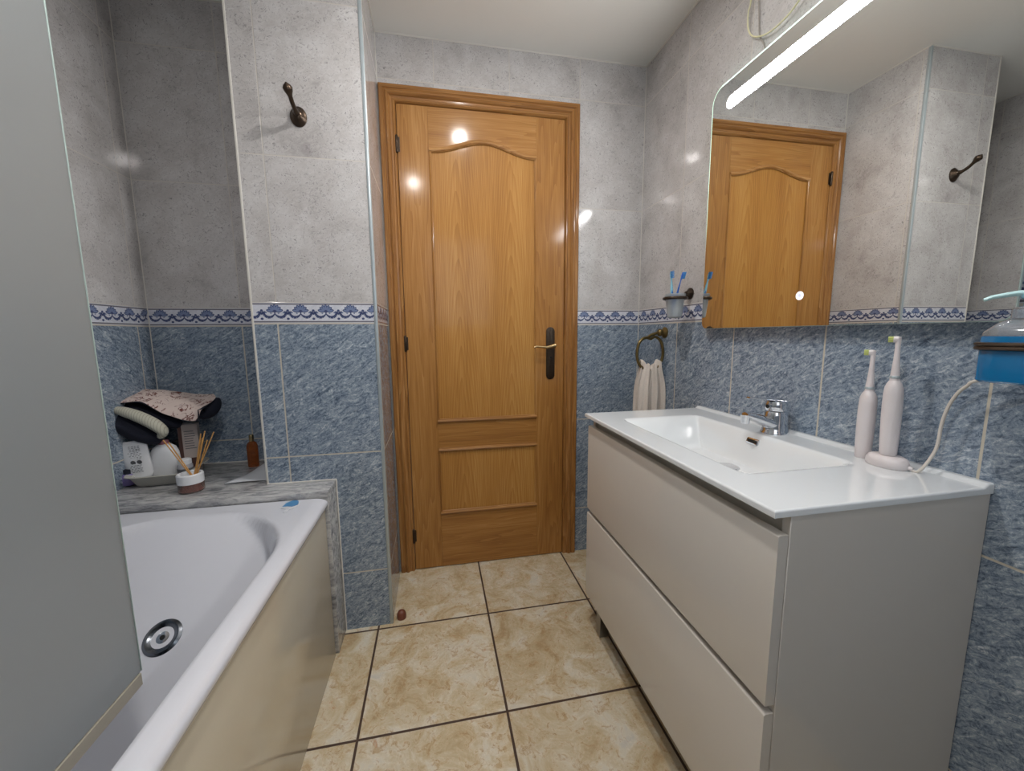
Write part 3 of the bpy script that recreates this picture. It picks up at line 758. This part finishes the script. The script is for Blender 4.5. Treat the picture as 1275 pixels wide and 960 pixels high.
# wiring loop hanging over the mirror
pts = [(2.277, 1.155), (2.2, 1.152), (2.08, 1.150), (2.051, 1.158), (2.007, 1.155), (1.973, 1.136), (1.950, 1.103), (1.938, 1.066), (1.937, 1.033), (1.941, 1.003), (1.952, .977), (1.975, .93), (1.99, .88), (1.97, .82), (1.92, .78), (1.87, .77)]
def smooth(P, n=5):
    P = [Vector(p) for p in P]; out = []
    for i in range(len(P)-1):
        a, p, q, c = P[max(0, i-1)], P[i], P[i+1], P[min(len(P)-1, i+2)]
        for k in range(n):
            t = k/n; out.append(.5*((2*p)+(q-a)*t+(2*a-5*p+4*q-c)*t*t+(-a+3*p-3*q+c)*t**3))
    return out+[P[-1]]
wire = MB().tube(smooth([(XR-.012, y, z) for z, y in pts[:-1]]+[(XR-.008, .77, 1.895)]), .0022, 'cabley', 8).build('cable_and_shadow')
tag(wire, 'thin yellowish cable looping down the wall above the mirror', 'cable')
wire_shadow = MB().tube(smooth([(XR-.006, 1.135, 2.277), (XR-.006, 1.13, 2.12), (XR-.006, 1.119, 1.993), (XR-.006, 1.113, 1.958), (XR-.006, 1.096, 1.925), (XR-.006, 1.08, 1.88)]), .0018, plain('grey_cable_shadow', (160, 154, 146), .5), 8).build('cable_and_shadow')  # grey strand stands in for the shadow the cable casts on the wall
tag(wire_shadow, 'grey strand painted as the cable shadow above the mirror', 'cable')

# ------------------------------------------------------------------ bronze hook on the pillar
hk = thing('robe_hook', (-.396, YP, 1.777), 'dark bronze robe hook on the tiled pillar', 'hook')
MB().lathe([(0, .0), (.026, 0), (.026, .003), (.023, .006), (.019, .008), (.016, .013), (.010, .018), (0, .020)], 'bronze', 32, Matrix.Translation((-.396, YP, 1.777)) @ Matrix.Rotation(PI/2, 4, 'X'), sy=1.15, sx=.95).build('hook_base', hk)
MB().tube(smooth([(-.396, YP-.012, 1.780), (-.396, YP-.030, 1.782), (-.397, YP-.050, 1.792), (-.398, YP-.066, 1.806), (-.399, YP-.078, 1.818), (-.4, YP-.088, 1.828)], 4), [.009]*4+[.0065]*8+[.008, .010, .012, .013, .014, .012, .009, .004, .002], 'bronze', 14, flat=1.).build('hook_arm', hk)

# ------------------------------------------------------------------ towel ring and towel
TYc = 1.549
tr = thing('towel_ring', (XR, TYc, 1.095), 'antique brass towel ring on the right wall near the corner', 'towel ring')
MB().lathe([(0, 0), (.024, 0), (.024, .004), (.019, .009), (.014, .012), (.013, .018), (.016, .022), (.016, .028), (.011, .034), (0, .035)], 'oldbrass', 28, Matrix.Translation((XR, TYc, 1.095)) @ Matrix.Rotation(-PI/2, 4, 'Y')).build('wall_mount', tr)
MB().tube(smooth([(XR-.03, TYc, 1.095), (XR-.05, TYc-.002, 1.090), (XR-.065, TYc, 1.085), (XR-.078, TYc, 1.076)]), .0065, 'oldbrass', 12).build('arm', tr)
rc = Vector((XR-.067, TYc, 1.012)); R0 = .061
rp = [(rc.x+.018, TYc, rc.z+.066), (rc.x+.035, TYc, rc.z+.060), (rc.x+.052, TYc, rc.z+.040), (rc.x+.060, TYc, rc.z+.010), (rc.x+.060, TYc, rc.z-.02), (rc.x+.050, TYc, rc.z-.05), (rc.x+.028, TYc, rc.z-.07), (rc.x, TYc, rc.z-.077), (rc.x-.028, TYc, rc.z-.07), (rc.x-.050, TYc, rc.z-.05), (rc.x-.060, TYc, rc.z-.02), (rc.x-.060, TYc, rc.z+.010), (rc.x-.052, TYc, rc.z+.040), (rc.x-.035, TYc, rc.z+.058), (rc.x-.015, TYc, rc.z+.062), (rc.x, TYc, rc.z+.056)]
MB().tube(smooth(rp, 5), .0062, 'oldbrass', 12, close=True).build('ring', tr)
tw = MB(); n = 40
def towel_pt(u, v, side):
    # u 0..1 across, v 0..1 down from the ring bottom
    z0 = rc.z-.070; drop = .36
    sp_ = .040+.016*ss(v/.25)+.004*v
    x = rc.x+.003+(u-.5)*2*sp_
    fold = .012*math.sin(u*PI*5+.6)*(1-.35*v)+.005*math.sin(u*PI*11+v*3)
    top = .018*math.cos((u-.5)*PI*1.2)
    y = TYc + side*(.012+.010*min(1, v*3)) + fold
    z = z0 + .022*ss(abs(u-.5)*2)*(1-v)**5 + .006*math.sin(u*PI*7)*(1-v)**4 - v*drop
    return Vector((x, y, z))
rows = []
V = [1-.04*i for i in range(26)]
for v in V: rows.append([towel_pt(i/n, v, -1) for i in range(n+1)])
for k in range(1, 6):
    a = PI*k/6; rows.append([(lambda p, q: p.lerp(q, (1-math.cos(a))/2)+Vector((0, 0, .012*math.sin(a))))(towel_pt(i/n, 0, -1), towel_pt(i/n, 0, 1)) for i in range(n+1)])
for v in V[::-1]: rows.append([towel_pt(i/n, v, 1) for i in range(n+1)])
tw.grid(rows, 'towel'); two = tw.build('hand_towel', auto=False)
m_ = two.modifiers.new('thickness', 'SOLIDIFY'); m_.thickness = .004
tag(two, 'off-white hand towel hanging through the brass ring', 'towel')

# ------------------------------------------------------------------ tumbler holder, tumbler, toothbrushes
HY = 1.362
th = thing('tumbler_holder', (XR, HY, 1.23), 'dark bronze tumbler holder on the right wall beside the mirror', 'tumbler holder')
HC = Vector((.895, HY, 1.222))
MB().lathe([(0, 0), (.022, 0), (.022, .004), (.016, .009), (.011, .013), (.009, .02), (0, .021)], 'bronze', 28, Matrix.Translation((XR, HY+.026, 1.243)) @ Matrix.Rotation(-PI/2, 4, 'Y')).build('wall_mount', th)
MB().tube(smooth([(XR-.018, HY+.025, 1.243), (XR-.028, HY+.020, 1.236), (XR-.036, HY+.013, 1.226), (XR-.042, HY+.006, 1.2225)]), .006, 'bronze', 10).build('arm', th)
MB().tube([(HC.x+.0395*math.cos(2*PI*k/40), HC.y+.0395*math.sin(2*PI*k/40), HC.z) for k in range(40)], .0058, 'bronze', 12, close=True).build('ring', th)
tu = MB().lathe([(0, -.072), (.022, -.072), (.026, -.068), (.033, .0), (.0365, .010), (.0368, .016), (.0350, .0155), (.0305, .0), (.0235, -.066), (0, -.067)], 'frost', 36, Matrix.Translation(HC), cap=False).build('tumbler', loc=tuple(HC))
tag(tu, 'frosted glass tumbler held in the bronze ring', 'tumbler')
def manual_brush(base, tip, body, accent, brm, label, face):
    base = Vector(base); tip = Vector(tip); d = (tip-base).normalized(); L = (tip-base).length
    t = thing('toothbrush', tuple(base), label, 'toothbrush')
    MB().tube([base+d*L*k for k in (0, .05, .3, .45, .6, .72, .80, .84, .92, 1.)], [.003, .0055, .0062, .005, .0055, .004, .003, .0045, .006, .004], body, 12, flat=.6, up=face).build('handle', t)
    MB().tube([base+d*L*k+Vector(face)*.0028 for k in (.12, .2, .35, .5, .58)], [.001, .0034, .004, .0034, .001], accent, 10, flat=.5, up=face).build('grip', t)
    b = MB(); up = Vector(face)
    sd = d.cross(up).normalized()
    for i in range(6):
        for j in (-1, 0, 1):
            p = base+d*(L*.86+i*.0042)+sd*j*.0032; b.tube([p, p+up*.012], .0016, brm, 6)
    b.build('bristles', t); return t
manual_brush((HC.x-.006, HC.y+.004, HC.z-.062), (.865, HY-.014, 1.318), 'skyplastic', 'blueplastic', 'bluebr', 'pale blue and white toothbrush leaning left in the tumbler', (0, -1, 0))
manual_brush((HC.x-.016, HC.y-.004, HC.z-.060), (.919, HY-.006, 1.317), 'blueplastic', 'blueplastic', 'skyplastic' and 'bluebr', 'dark blue toothbrush leaning right in the tumbler', (.9, -.4, 0))

# ------------------------------------------------------------------ electric toothbrushes and charger
CB = Vector((.9195, .628, CT+.0003))
ch = thing('toothbrush_charger', tuple(CB), 'white oval toothbrush charger with cable on the washbasin edge', 'charger')
MB().lathe([(0, 0), (.031, 0), (.0325, .003), (.032, .012), (.029, .019), (.024, .022), (0, .023)], 'plastic', 40, Matrix.Translation(CB), sx=.85, sy=1.15).build('charger_base', ch)
cp = [tuple(CB+Vector((.006, -.036, .005))), tuple(CB+Vector((.010, -.050, .004)))] + [tuple(at(px, py, x=XR-.028)) for px, py in ((1165, 560), (1172, 530), (1180, 508), (1192, 490), (1205, 480), (1216, 474))] + [(XR-.02, .46, 1.03), (XR-.008, .44, 1.06), (XR-.006, .42, 1.04)]
MB().tube(smooth(cp), .0028, 'cable', 10).build('cord', ch)
MB().tube([CB+Vector((.004, -.030, .006)), CB+Vector((.006, -.042, .005))], [.0055, .0036], 'plastic', 10).build('cord_boot', ch)
def ebrush(base, k, label, tilt, hz, face):
    t = thing('electric_toothbrush', base, label, 'electric toothbrush')
    X = Matrix.Translation(base) @ Matrix.Rotation(tilt, 4, 'X')
    bd = MB().lathe([(0, 0), (.0125, 0), (.0140, .004), (.0150, .03), (.0158, .07), (.0160, .10*k), (.0155, .125*k), (.0145, .138*k), (.0115, .147*k), (.0085, .152*k), (0, .154*k)], 'plastic', 32, X).build('handle', t)
    MB().lathe([(0, .150*k), (.0080, .150*k), (.0078, .158*k), (.0064, .175*k), (.0050, .195*k), (.0042, .215*k), (.0045, hz), (0, hz+.002)], 'plastic', 24, X).build('brush_neck', t)
    MB().lathe([(.0076, .156*k), (.0086, .158*k), (.0086, .1605*k), (.0076, .162*k)], 'alu', 24, X, cap=False).build('neck_ring', t)
    Fv = Vector(face); hp = X @ Vector((0, 0, hz-.004))
    MB().lathe([(0, -.003), (.0062, -.003), (.0062, .004), (0, .004)], 'plastic', 20, Matrix.Translation(hp) @ Fv.to_track_quat('Z', 'Y').to_matrix().to_4x4() @ Matrix.Translation((0, 0, .003))).build('brush_head', t)
    b = MB(); q = Fv.to_track_quat('Z', 'Y').to_matrix()
    for rr in (0, .0026, .005):
        for j in range(1 if rr == 0 else (6 if rr < .004 else 10)):
            a = 2*PI*j/(1 if rr == 0 else (6 if rr < .004 else 10))
            p = hp+Fv*.006+q @ Vector((rr*math.cos(a), rr*math.sin(a), 0)); b.tube([p, p+Fv*.009], .0013, 'lime', 6)
    b.build('bristles', t); return t
ebrush((.930, .684, CT+.0001), .98, 'white electric toothbrush standing on the washbasin, left of the charger', 0.0, .237, (-.5, .85, 0))
ebrush((CB.x, CB.y, CT+.0232), 1.02, 'taller white electric toothbrush standing on the charger', -.02, .243, (-.5, .85, 0))

# ------------------------------------------------------------------ soap bottle in its wall ring
SC = Vector((.876, .434, 0))
sh = thing('soap_holder', (XR, SC.y, 1.06), 'brown wall ring holding the blue soap bottle', 'soap holder')
sb = thing('soap_bottle', tuple(SC+Vector((0, 0, 1.015))), 'clear pump bottle of blue liquid soap right of the mirror', 'soap bottle')
zb_ = 1.012
def rl(mb, rings, m, c, n=48, ex=.5):
    """stack of superellipse rings (half width, half depth, z)"""
    b = bmesh.new(); R = []
    for a, bb, z in rings:
        ring = []
        for k in range(n):
            t = 2*PI*k/n; ct, st2 = math.cos(t), math.sin(t)
            ring.append(b.verts.new((c.x+a*math.copysign(abs(ct)**ex, ct), c.y+bb*math.copysign(abs(st2)**ex, st2), z)))
        R.append(ring)
    for p, q in zip(R, R[1:]):
        for k in range(n): b.faces.new([p[k], p[(k+1) % n], q[(k+1) % n], q[k]])
    b.faces.new(R[0][::-1]); b.faces.new(R[-1]); mb._merge(b, m, True)
hw = .040
mb = MB(); rl(mb, [(hw-.0005, hw-.0005, zb_+.0715), (hw-.0008, hw-.0008, zb_+.073), (hw-.002, hw-.002, zb_+.078), (.028, .028, zb_+.090), (.019, .019, zb_+.096), (.018, .018, zb_+.098)], 'clear', SC, ex=.5)
mb.build('bottle', sb)
mb = MB(); rl(mb, [(hw-.003, hw-.003, zb_), (hw, hw, zb_+.003), (hw, hw, zb_+.070), (hw-.0008, hw-.0008, zb_+.0713)], 'bluegel', SC, ex=.5)
tag(mb.build('liquid', sb), 'blue liquid soap')
MB().lathe([(0, .096), (.0195, .096), (.0195, .112), (.017, .115), (.008, .116), (0, .116)], 'clear', 28, Matrix.Translation(SC+Vector((0, 0, zb_)))).build('pump_collar', sb)
pm = MB().lathe([(0, .114), (.0085, .114), (.0085, .126), (.012, .128), (.013, .133), (.009, .137), (0, .138)], 'skyplastic', 24, Matrix.Translation(SC+Vector((0, 0, zb_))), sx=1.2).build('pump_head', sb)
MB().tube([SC+Vector((.018, -.012, zb_+.134)), SC+Vector((0, 0, zb_+.1355)), SC+Vector((-.012, .014, zb_+.135)), SC+Vector((-.026, .032, zb_+.131)), SC+Vector((-.031, .038, zb_+.127))], [.006, .0085, .007, .0052, .0045], plain('pale_teal_plastic', (190, 226, 228), .25), 14, flat=.6).build('pump_spout', pm)
mb = MB(); pts = []
for k in range(64):
    t = 2*PI*k/64; ct, s2 = math.cos(t), math.sin(t)
    pts.append((SC.x+(hw+.0035)*math.copysign(abs(ct)**.55, ct), SC.y+(hw+.0035)*math.copysign(abs(s2)**.55, s2), zb_+.056))
mb.tube([(x, y, z+.003) for x, y, z in pts], .0032, 'bronze', 8, close=True); mb.tube([(x, y, z-.003) for x, y, z in pts], .0032, 'bronze', 8, close=True)
mb.build('ring', sh)
MB().tube([(SC.x+hw+.004, SC.y, zb_+.056), (XR-.012, SC.y, zb_+.056)], .006, 'bronze', 10).build('arm', sh)
MB().lathe([(0, 0), (.022, 0), (.022, .004), (.014, .010), (0, .014)], 'bronze', 24, Matrix.Translation((XR, SC.y, zb_+.056)) @ Matrix.Rotation(-PI/2, 4, 'Y')).build('wall_mount', sh)

# ------------------------------------------------------------------ door stop
ds = MB().lathe([(0, 0), (.017, 0), (.018, .006), (.017, .018), (.013, .027), (.007, .032), (0, .034)], 'stopper', 28, Matrix.Translation((-.162, 1.462, 0))).build('door_stop', loc=(-.162, 1.462, 0))
tag(ds, 'small brown rubber door stop on the floor by the pillar corner', 'door stop')

# ------------------------------------------------------------------ toiletries on the marble ledge
Z = ZL+.0002
tc = Vector((-.953, 1.578, Z))
tray = thing('toiletry_tray', tuple(tc), 'pale grey plastic tray under the bottles on the marble ledge', 'tray')
ang = math.radians(5)
def tray_rings(w0, d0, w1, d1, z0, z1, m, mb, inner):
    pass
mb = MB(); b = bmesh.new(); R = []
TW_, TD_ = .094, .096; n = 56
def ring(a, c, z):
    out = []
    for k in range(n):
        t = 2*PI*k/n; ct, s2 = math.cos(t), math.sin(t)
        x, y = a*math.copysign(abs(ct)**.38, ct), c*math.copysign(abs(s2)**.38, s2)
        out.append(b.verts.new((tc.x+x*math.cos(ang)-y*math.sin(ang), tc.y+x*math.sin(ang)+y*math.cos(ang), z)))
    return out
Rg = [ring(TW_-.026, TD_-.024, Z), ring(TW_-.022, TD_-.018, Z+.004), ring(TW_-.008, TD_-.003, Z+.036), ring(TW_+.004, TD_+.004, Z+.040), ring(TW_+.003, TD_+.003, Z+.043), ring(TW_-.012, TD_-.006, Z+.038), ring(TW_-.026, TD_-.022, Z+.007), ring(TW_-.030, TD_-.026, Z+.004)]
for p, q in zip(Rg, Rg[1:]):
    for k in range(n): b.faces.new([p[k], p[(k+1) % n], q[(k+1) % n], q[k]])
b.faces.new(Rg[0][::-1]); b.faces.new(Rg[-1]); mb._merge(b, 'traym', True); mb.build('tray_body', tray)
TZf = Z+.0045
# white printed tube
o = at(178, 590, y=1.545); o.z = TZf
t = thing('squeeze_tube', tuple(o), 'white squeeze tube with small grey print standing in the tray', 'tube')
X = Matrix.Translation(o) @ Matrix.Rotation(-.10, 4, 'Y') @ Matrix.Rotation(.06, 4, 'X')
def elring(prof, m, X, n=40, ex=.8):
    mb = MB(); b = bmesh.new(); R = []
    for a, c, z in prof:
        R.append([b.verts.new((a*math.copysign(abs(math.cos(2*PI*k/n))**ex, math.cos(2*PI*k/n)), c*math.copysign(abs(math.sin(2*PI*k/n))**ex, math.sin(2*PI*k/n)), z)) for k in range(n)])
    for p, q in zip(R, R[1:]):
        for k in range(n): b.faces.new([p[k], p[(k+1) % n], q[(k+1) % n], q[k]])
    b.faces.new(R[0][::-1]); b.faces.new(R[-1]); bmesh.ops.transform(b, matrix=X, verts=b.verts); mb._merge(b, m, True); return mb
elring([(.026, .020, .016), (.032, .021, .02), (.036, .021, .03), (.040, .016, .09), (.043, .006, .140), (.044, .002, .150)], 'whitecap', X).build('tube_body', t)
elring([(.024, .019, 0), (.0255, .0195, .002), (.0255, .0195, .015)], 'whitecap', X).build('cap', t)
mb = MB()
for i in range(17):
    zz = .132-i*.0055; 
    if 9 <= i <= 11: continue
    yy = -.0225+ (zz-.03)*.13
    L = random.uniform(.012, .020)
    for a_ in range(4): mb.box(.006-L+a_*.009, .006-L+a_*.009+random.uniform(.004, .0075), yy-.0008, yy-.0002, zz, zz+.0016, 'ink', xf=X)
for sx in (-.002, .017):
    mb.lathe([(0, 0), (.0075, 0), (.0075, .0006), (0, .0006)], 'ink', 18, X @ Matrix.Translation((sx, -.0175, .078)) @ Matrix.Rotation(PI/2+.13, 4, 'X'))
mb.build('printed_text', t)
# white rounded bottle with pink neck
o = at(209, 592, y=1.572); o.z = TZf
t = thing('lotion_bottle', tuple(o), 'rounded white bottle with pinkish top in the middle of the tray', 'bottle')
X = Matrix.Translation(o)
elring([(.042, .024, 0), (.044, .026, .004), (.044, .026, .07), (.042, .025, .095), (.034, .021, .115), (.020, .016, .124), (.016, .014, .126)], 'whitecap', X, ex=.85).build('bottle_body', t)
MB().lathe([(0, .124), (.015, .124), (.015, .136), (.013, .139), (0, .139)], plain('dusty_pink_plastic', (150, 96, 108), .4), 24, X).build('cap', t)
# small jar
o = at(232, 592, y=1.545); o.z = TZf
t = thing('cream_jar', tuple(o), 'small white-lidded jar in the right half of the tray', 'jar')
X = Matrix.Translation(o)
jb = MB().lathe([(0, 0), (.020, 0), (.0225, .003), (.0225, .05), (.018, .058), (0, .058)], plain('grey_jar_plastic', (160, 160, 166), .35), 28, X).build('jar_body', t)
MB().lathe([(0, .056), (.0195, .056), (.0200, .058), (.0200, .071), (.018, .073), (0, .073)], 'whitecap', 28, X).build('lid', t)
MB().lathe([(.0228, .012), (.0229, .012), (.0229, .042), (.0228, .042)], 'ink', 28, X, cap=False).build('label', jb)
# lilac capped bottle
o = at(160, 592, y=1.53); o.z = TZf
t = thing('lilac_bottle', tuple(o), 'small lilac bottle at the left end of the tray', 'bottle')
MB().lathe([(0, 0), (.019, 0), (.021, .003), (.021, .032), (.017, .038), (0, .038)], 'lilac', 28, Matrix.Translation(o)).build('bottle_body', t)
MB().lathe([(0, .038), (.014, .038), (.014, .052), (.012, .054), (0, .054)], 'navycloth', 24, Matrix.Translation(o)).build('cap', t)
# printed carton behind
o = at(241, 585, y=1.615); o.z = TZf+.002
t = thing('carton', tuple(o), 'upright printed carton under the patterned cloth at the back', 'box')
X = Matrix.Translation(o) @ Matrix.Rotation(.35, 4, 'Z')
cb = MB().box(-.028, .028, -.022, .022, 0, .185, 'cardw', .001, 1, X).build('carton_body', t)
mb = MB().box(-.0288, -.018, -.0228, -.0222, .0, .184, 'cardb', xf=X).box(-.014, .026, -.0228, -.0222, .02, .06, 'cardb', xf=X)
for i in range(8): mb.box(-.012, .022-random.uniform(0, .01), -.0228, -.0222, .095+i*.009, .098+i*.009, 'ink', xf=X)
mb.build('printed_band', cb)
# dark bottle behind the jar
o = at(224, 588, y=1.612); o.z = TZf
t = thing('dark_bottle', tuple(o), 'dark brown bottle standing behind the small jar', 'bottle')
MB().lathe([(0, 0), (.019, 0), (.021, .003), (.021, .085), (.012, .10), (0, .10)], plain('dark_brown_plastic', (52, 36, 34), .3), 28, Matrix.Translation(o)).build('bottle_body', t)
MB().lathe([(0, .10), (.012, .10), (.012, .124), (.010, .126), (0, .126)], 'black', 24, Matrix.Translation(o)).build('cap', t)
# navy pouch: two fat folds with a ribbed cream band between them
pz = lambda px, py, y: at(px, py, y=y)
po = thing('navy_pouch', tuple(pz(170, 540, 1.56)), 'navy fabric pouch with ribbed cream band lying over the bottles', 'pouch')
mb = MB()
low = smooth([pz(92, 520, 1.62), pz(112, 514, 1.58), pz(140, 520, 1.56), pz(162, 530, 1.555), pz(182, 539, 1.555), pz(196, 544, 1.56), pz(203, 546, 1.565)], 4)
nL = len(low); mb.tube(low, [.044*math.sin(PI*min(1, max(.06, (i+1)/(nL+1))))**.45 for i in range(nL)], 'navycloth', 20, flat=.82)
upp = smooth([pz(132, 506, 1.60), pz(146, 503, 1.595), pz(166, 509, 1.59), (pz(190, 517, 1.59)), pz(212, 525, 1.59), pz(226, 529, 1.60)], 4)
nU = len(upp); mb.tube(upp, [.034*math.sin(PI*min(1, max(.08, (i+1)/(nU+1))))**.45 for i in range(nU)], 'navycloth', 20, flat=.75)
mb.build('pouch_body', po)
bd = smooth([pz(141, 510, 1.535), pz(152, 512, 1.527), pz(168, 517, 1.522), pz(184, 524, 1.520), pz(196, 531, 1.520), pz(203, 538, 1.522), pz(199, 544, 1.528)], 4)
nB = len(bd); tag(MB().tube(bd, [.021*math.sin(PI*min(1, max(.1, (i+1)/(nB+1))))**.4 for i in range(nB)], 'band', 16, flat=.9).build('cream_band', po), 'ribbed cream band')
# printed cloth laid on top
G = [[(152, 489), (172, 485), (198, 485), (227, 488), (250, 491), (266, 490)],
     [(140, 496), (165, 491), (190, 492), (218, 496), (244, 499), (268, 496)],
     [(146, 500), (167, 497), (183, 500), (207, 508), (240, 511), (252, 507)],
     [(150, 502), (168, 500), (182, 503), (205, 516), (242, 524), (246, 510)]]
Yg = [1.67, 1.61, 1.56, 1.545]
ctl = [[pz(*q, Yg[i]) for q in r] for i, r in enumerate(G)]
rowsU = [smooth(r, 8) for r in ctl]
cols = list(zip(*rowsU)); fine = [smooth(list(c), 7) for c in cols]; rows = list(zip(*fine))
rows = [[p+Vector((0, 0, .003*noise.noise(p*28))) for p in r] for r in rows]
mb = MB().grid(rows, 'print'); mb.mi('navycloth')
pc = mb.build('patterned_cloth', auto=False); m_ = pc.modifiers.new('thickness', 'SOLIDIFY'); m_.thickness = .005; m_.offset = 1; m_.material_offset_rim = 1
tag(pc, 'cream cloth with brown print draped over the top of the bottles', 'cloth')
# dark lining roll at its right end
lr = smooth([pz(270, 495, 1.63), pz(268, 502, 1.625), pz(262, 510, 1.615), pz(253, 515, 1.60), pz(247, 512, 1.59)], 5)
lo = MB().tube(lr, [.010+.020*math.sin(PI*i/(len(lr)-1)) for i in range(len(lr))], 'navycloth', 18, flat=.8).build('cloth_lining', pc)
tag(lo, 'dark navy lining folded under the right end')
# reed diffuser
o = at(239, 611, z=ZL); o.z = Z
rd = thing('reed_diffuser', tuple(o), 'small glass reed diffuser with white collar in front of the tray', 'reed diffuser')
X = Matrix.Translation(o)
MB().lathe([(0, 0), (.033, 0), (.0355, .003), (.0355, .034), (.034, .036), (.0325, .034), (.0325, .004), (0, .004)], 'jarglass', 36, X, cap=False).build('jar', rd)
tag(MB().lathe([(0, .0045), (.0320, .0045), (.0320, .028), (0, .030)], 'red', 32, X).build('petals', rd), 'red dried petals in the jar')
MB().lathe([(.0335, .030), (.0362, .030), (.0365, .034), (.0365, .058), (.034, .061), (.029, .061), (.029, .052), (0, .052)], 'whitecap', 36, X, cap=False).build('collar', rd)
for (bx, by, tx, ty) in ((236, 590, 203, 548), (238, 590, 210, 551), (243, 590, 250, 540), (244, 590, 255, 537), (245, 590, 266, 538), (242, 590, 252, 545), (246, 590, 258, 548)):
    p = at(bx, by, y=o.y); q = at(tx, ty, y=o.y+random.uniform(-.01, .02))
    MB().tube([p-(q-p).normalized()*.012, q], .0019, 'reed', 8).build('reed_stick', rd)
# perfume bottle in the niche corner
o = at(316, 577, y=1.66); o.z = Z
o.x = min(o.x, XPL-.035)
t = thing('perfume_bottle', tuple(o), 'slim amber perfume bottle at the back right of the ledge', 'bottle')
X = Matrix.Translation(o) @ Matrix.Rotation(.2, 4, 'Z')
elring([(.017, .012, 0), (.019, .013, .003), (.019, .013, .082), (.015, .011, .094), (.008, .008, .100), (.007, .007, .103)], 'amber', X, ex=.7).build('bottle_body', t)
MB().lathe([(0, .101), (.0085, .101), (.0085, .125), (.0075, .127), (0, .127)], 'brass', 20, X).build('cap', t)
# foil sachet lying flat
c0 = [(279, 604), (326, 600), (327, 578), (314, 576)]
P4 = [at(px, py, z=ZL) for px, py in c0]
P4[2] = Vector((XPL-.012, 1.600, ZL)); P4[3] = Vector((XPL-.065, 1.610, ZL)); P4[1] = Vector((XPL-.006, P4[0].y+.012, ZL))
n = 10; rows = []
for i in range(n+1):
    r = []
    for j in range(n+1):
        u, v = i/n, j/n; p = P4[0].lerp(P4[1], v).lerp(P4[3].lerp(P4[2], v), u)
        p = Vector((p.x, p.y, Z+.002+.022*u*u+.008*math.sin(PI*u)*math.sin(PI*v)+.002*(1+math.sin(u*9+v*4)))); r.append(p)
    rows.append(r)
sa = MB().grid(rows, 'paper').build('paper_sachet', auto=False); m_ = sa.modifiers.new('thickness', 'SOLIDIFY'); m_.thickness = .002; m_.offset = 0
tag(sa, 'flat white sachet with a maroon corner lying near the pillar on the ledge', 'sachet')
mr = []
for i in range(7, n+1):
    mr.append([rows[i][j]+Vector((0, 0, .0016)) for j in range(5, n+1)])
mm = MB().grid(mr, 'maroon').build('maroon_corner', sa, auto=False); m_ = mm.modifiers.new('thickness', 'SOLIDIFY'); m_.thickness = .0006

# ------------------------------------------------------------------ ceiling lamps
for i, (lx, ly, lab) in enumerate(((.19, 1.0, 'round recessed ceiling lamp above the washbasin'), (-.12, .22, 'round recessed ceiling lamp above the viewer'))):
    t = thing('ceiling_lamp', (lx, ly, H), lab, 'ceiling lamp', 'recessed ceiling lamps')
    X = Matrix.Translation((lx, ly, H)) @ Matrix.Rotation(PI, 4, 'X')
    MB().lathe([(.028, .0002), (.044, .0002), (.044, .003), (.040, .006), (.031, .006), (.028, .003), (.028, .0002)], 'whitecap', 40, X, cap=False).build('lamp_rim', t)
    MB().lathe([(0, .0008), (.0275, .0008), (.0275, .003), (.022, .0045), (0, .005)], 'bulb', 32, X).build('lamp_bulb', t)
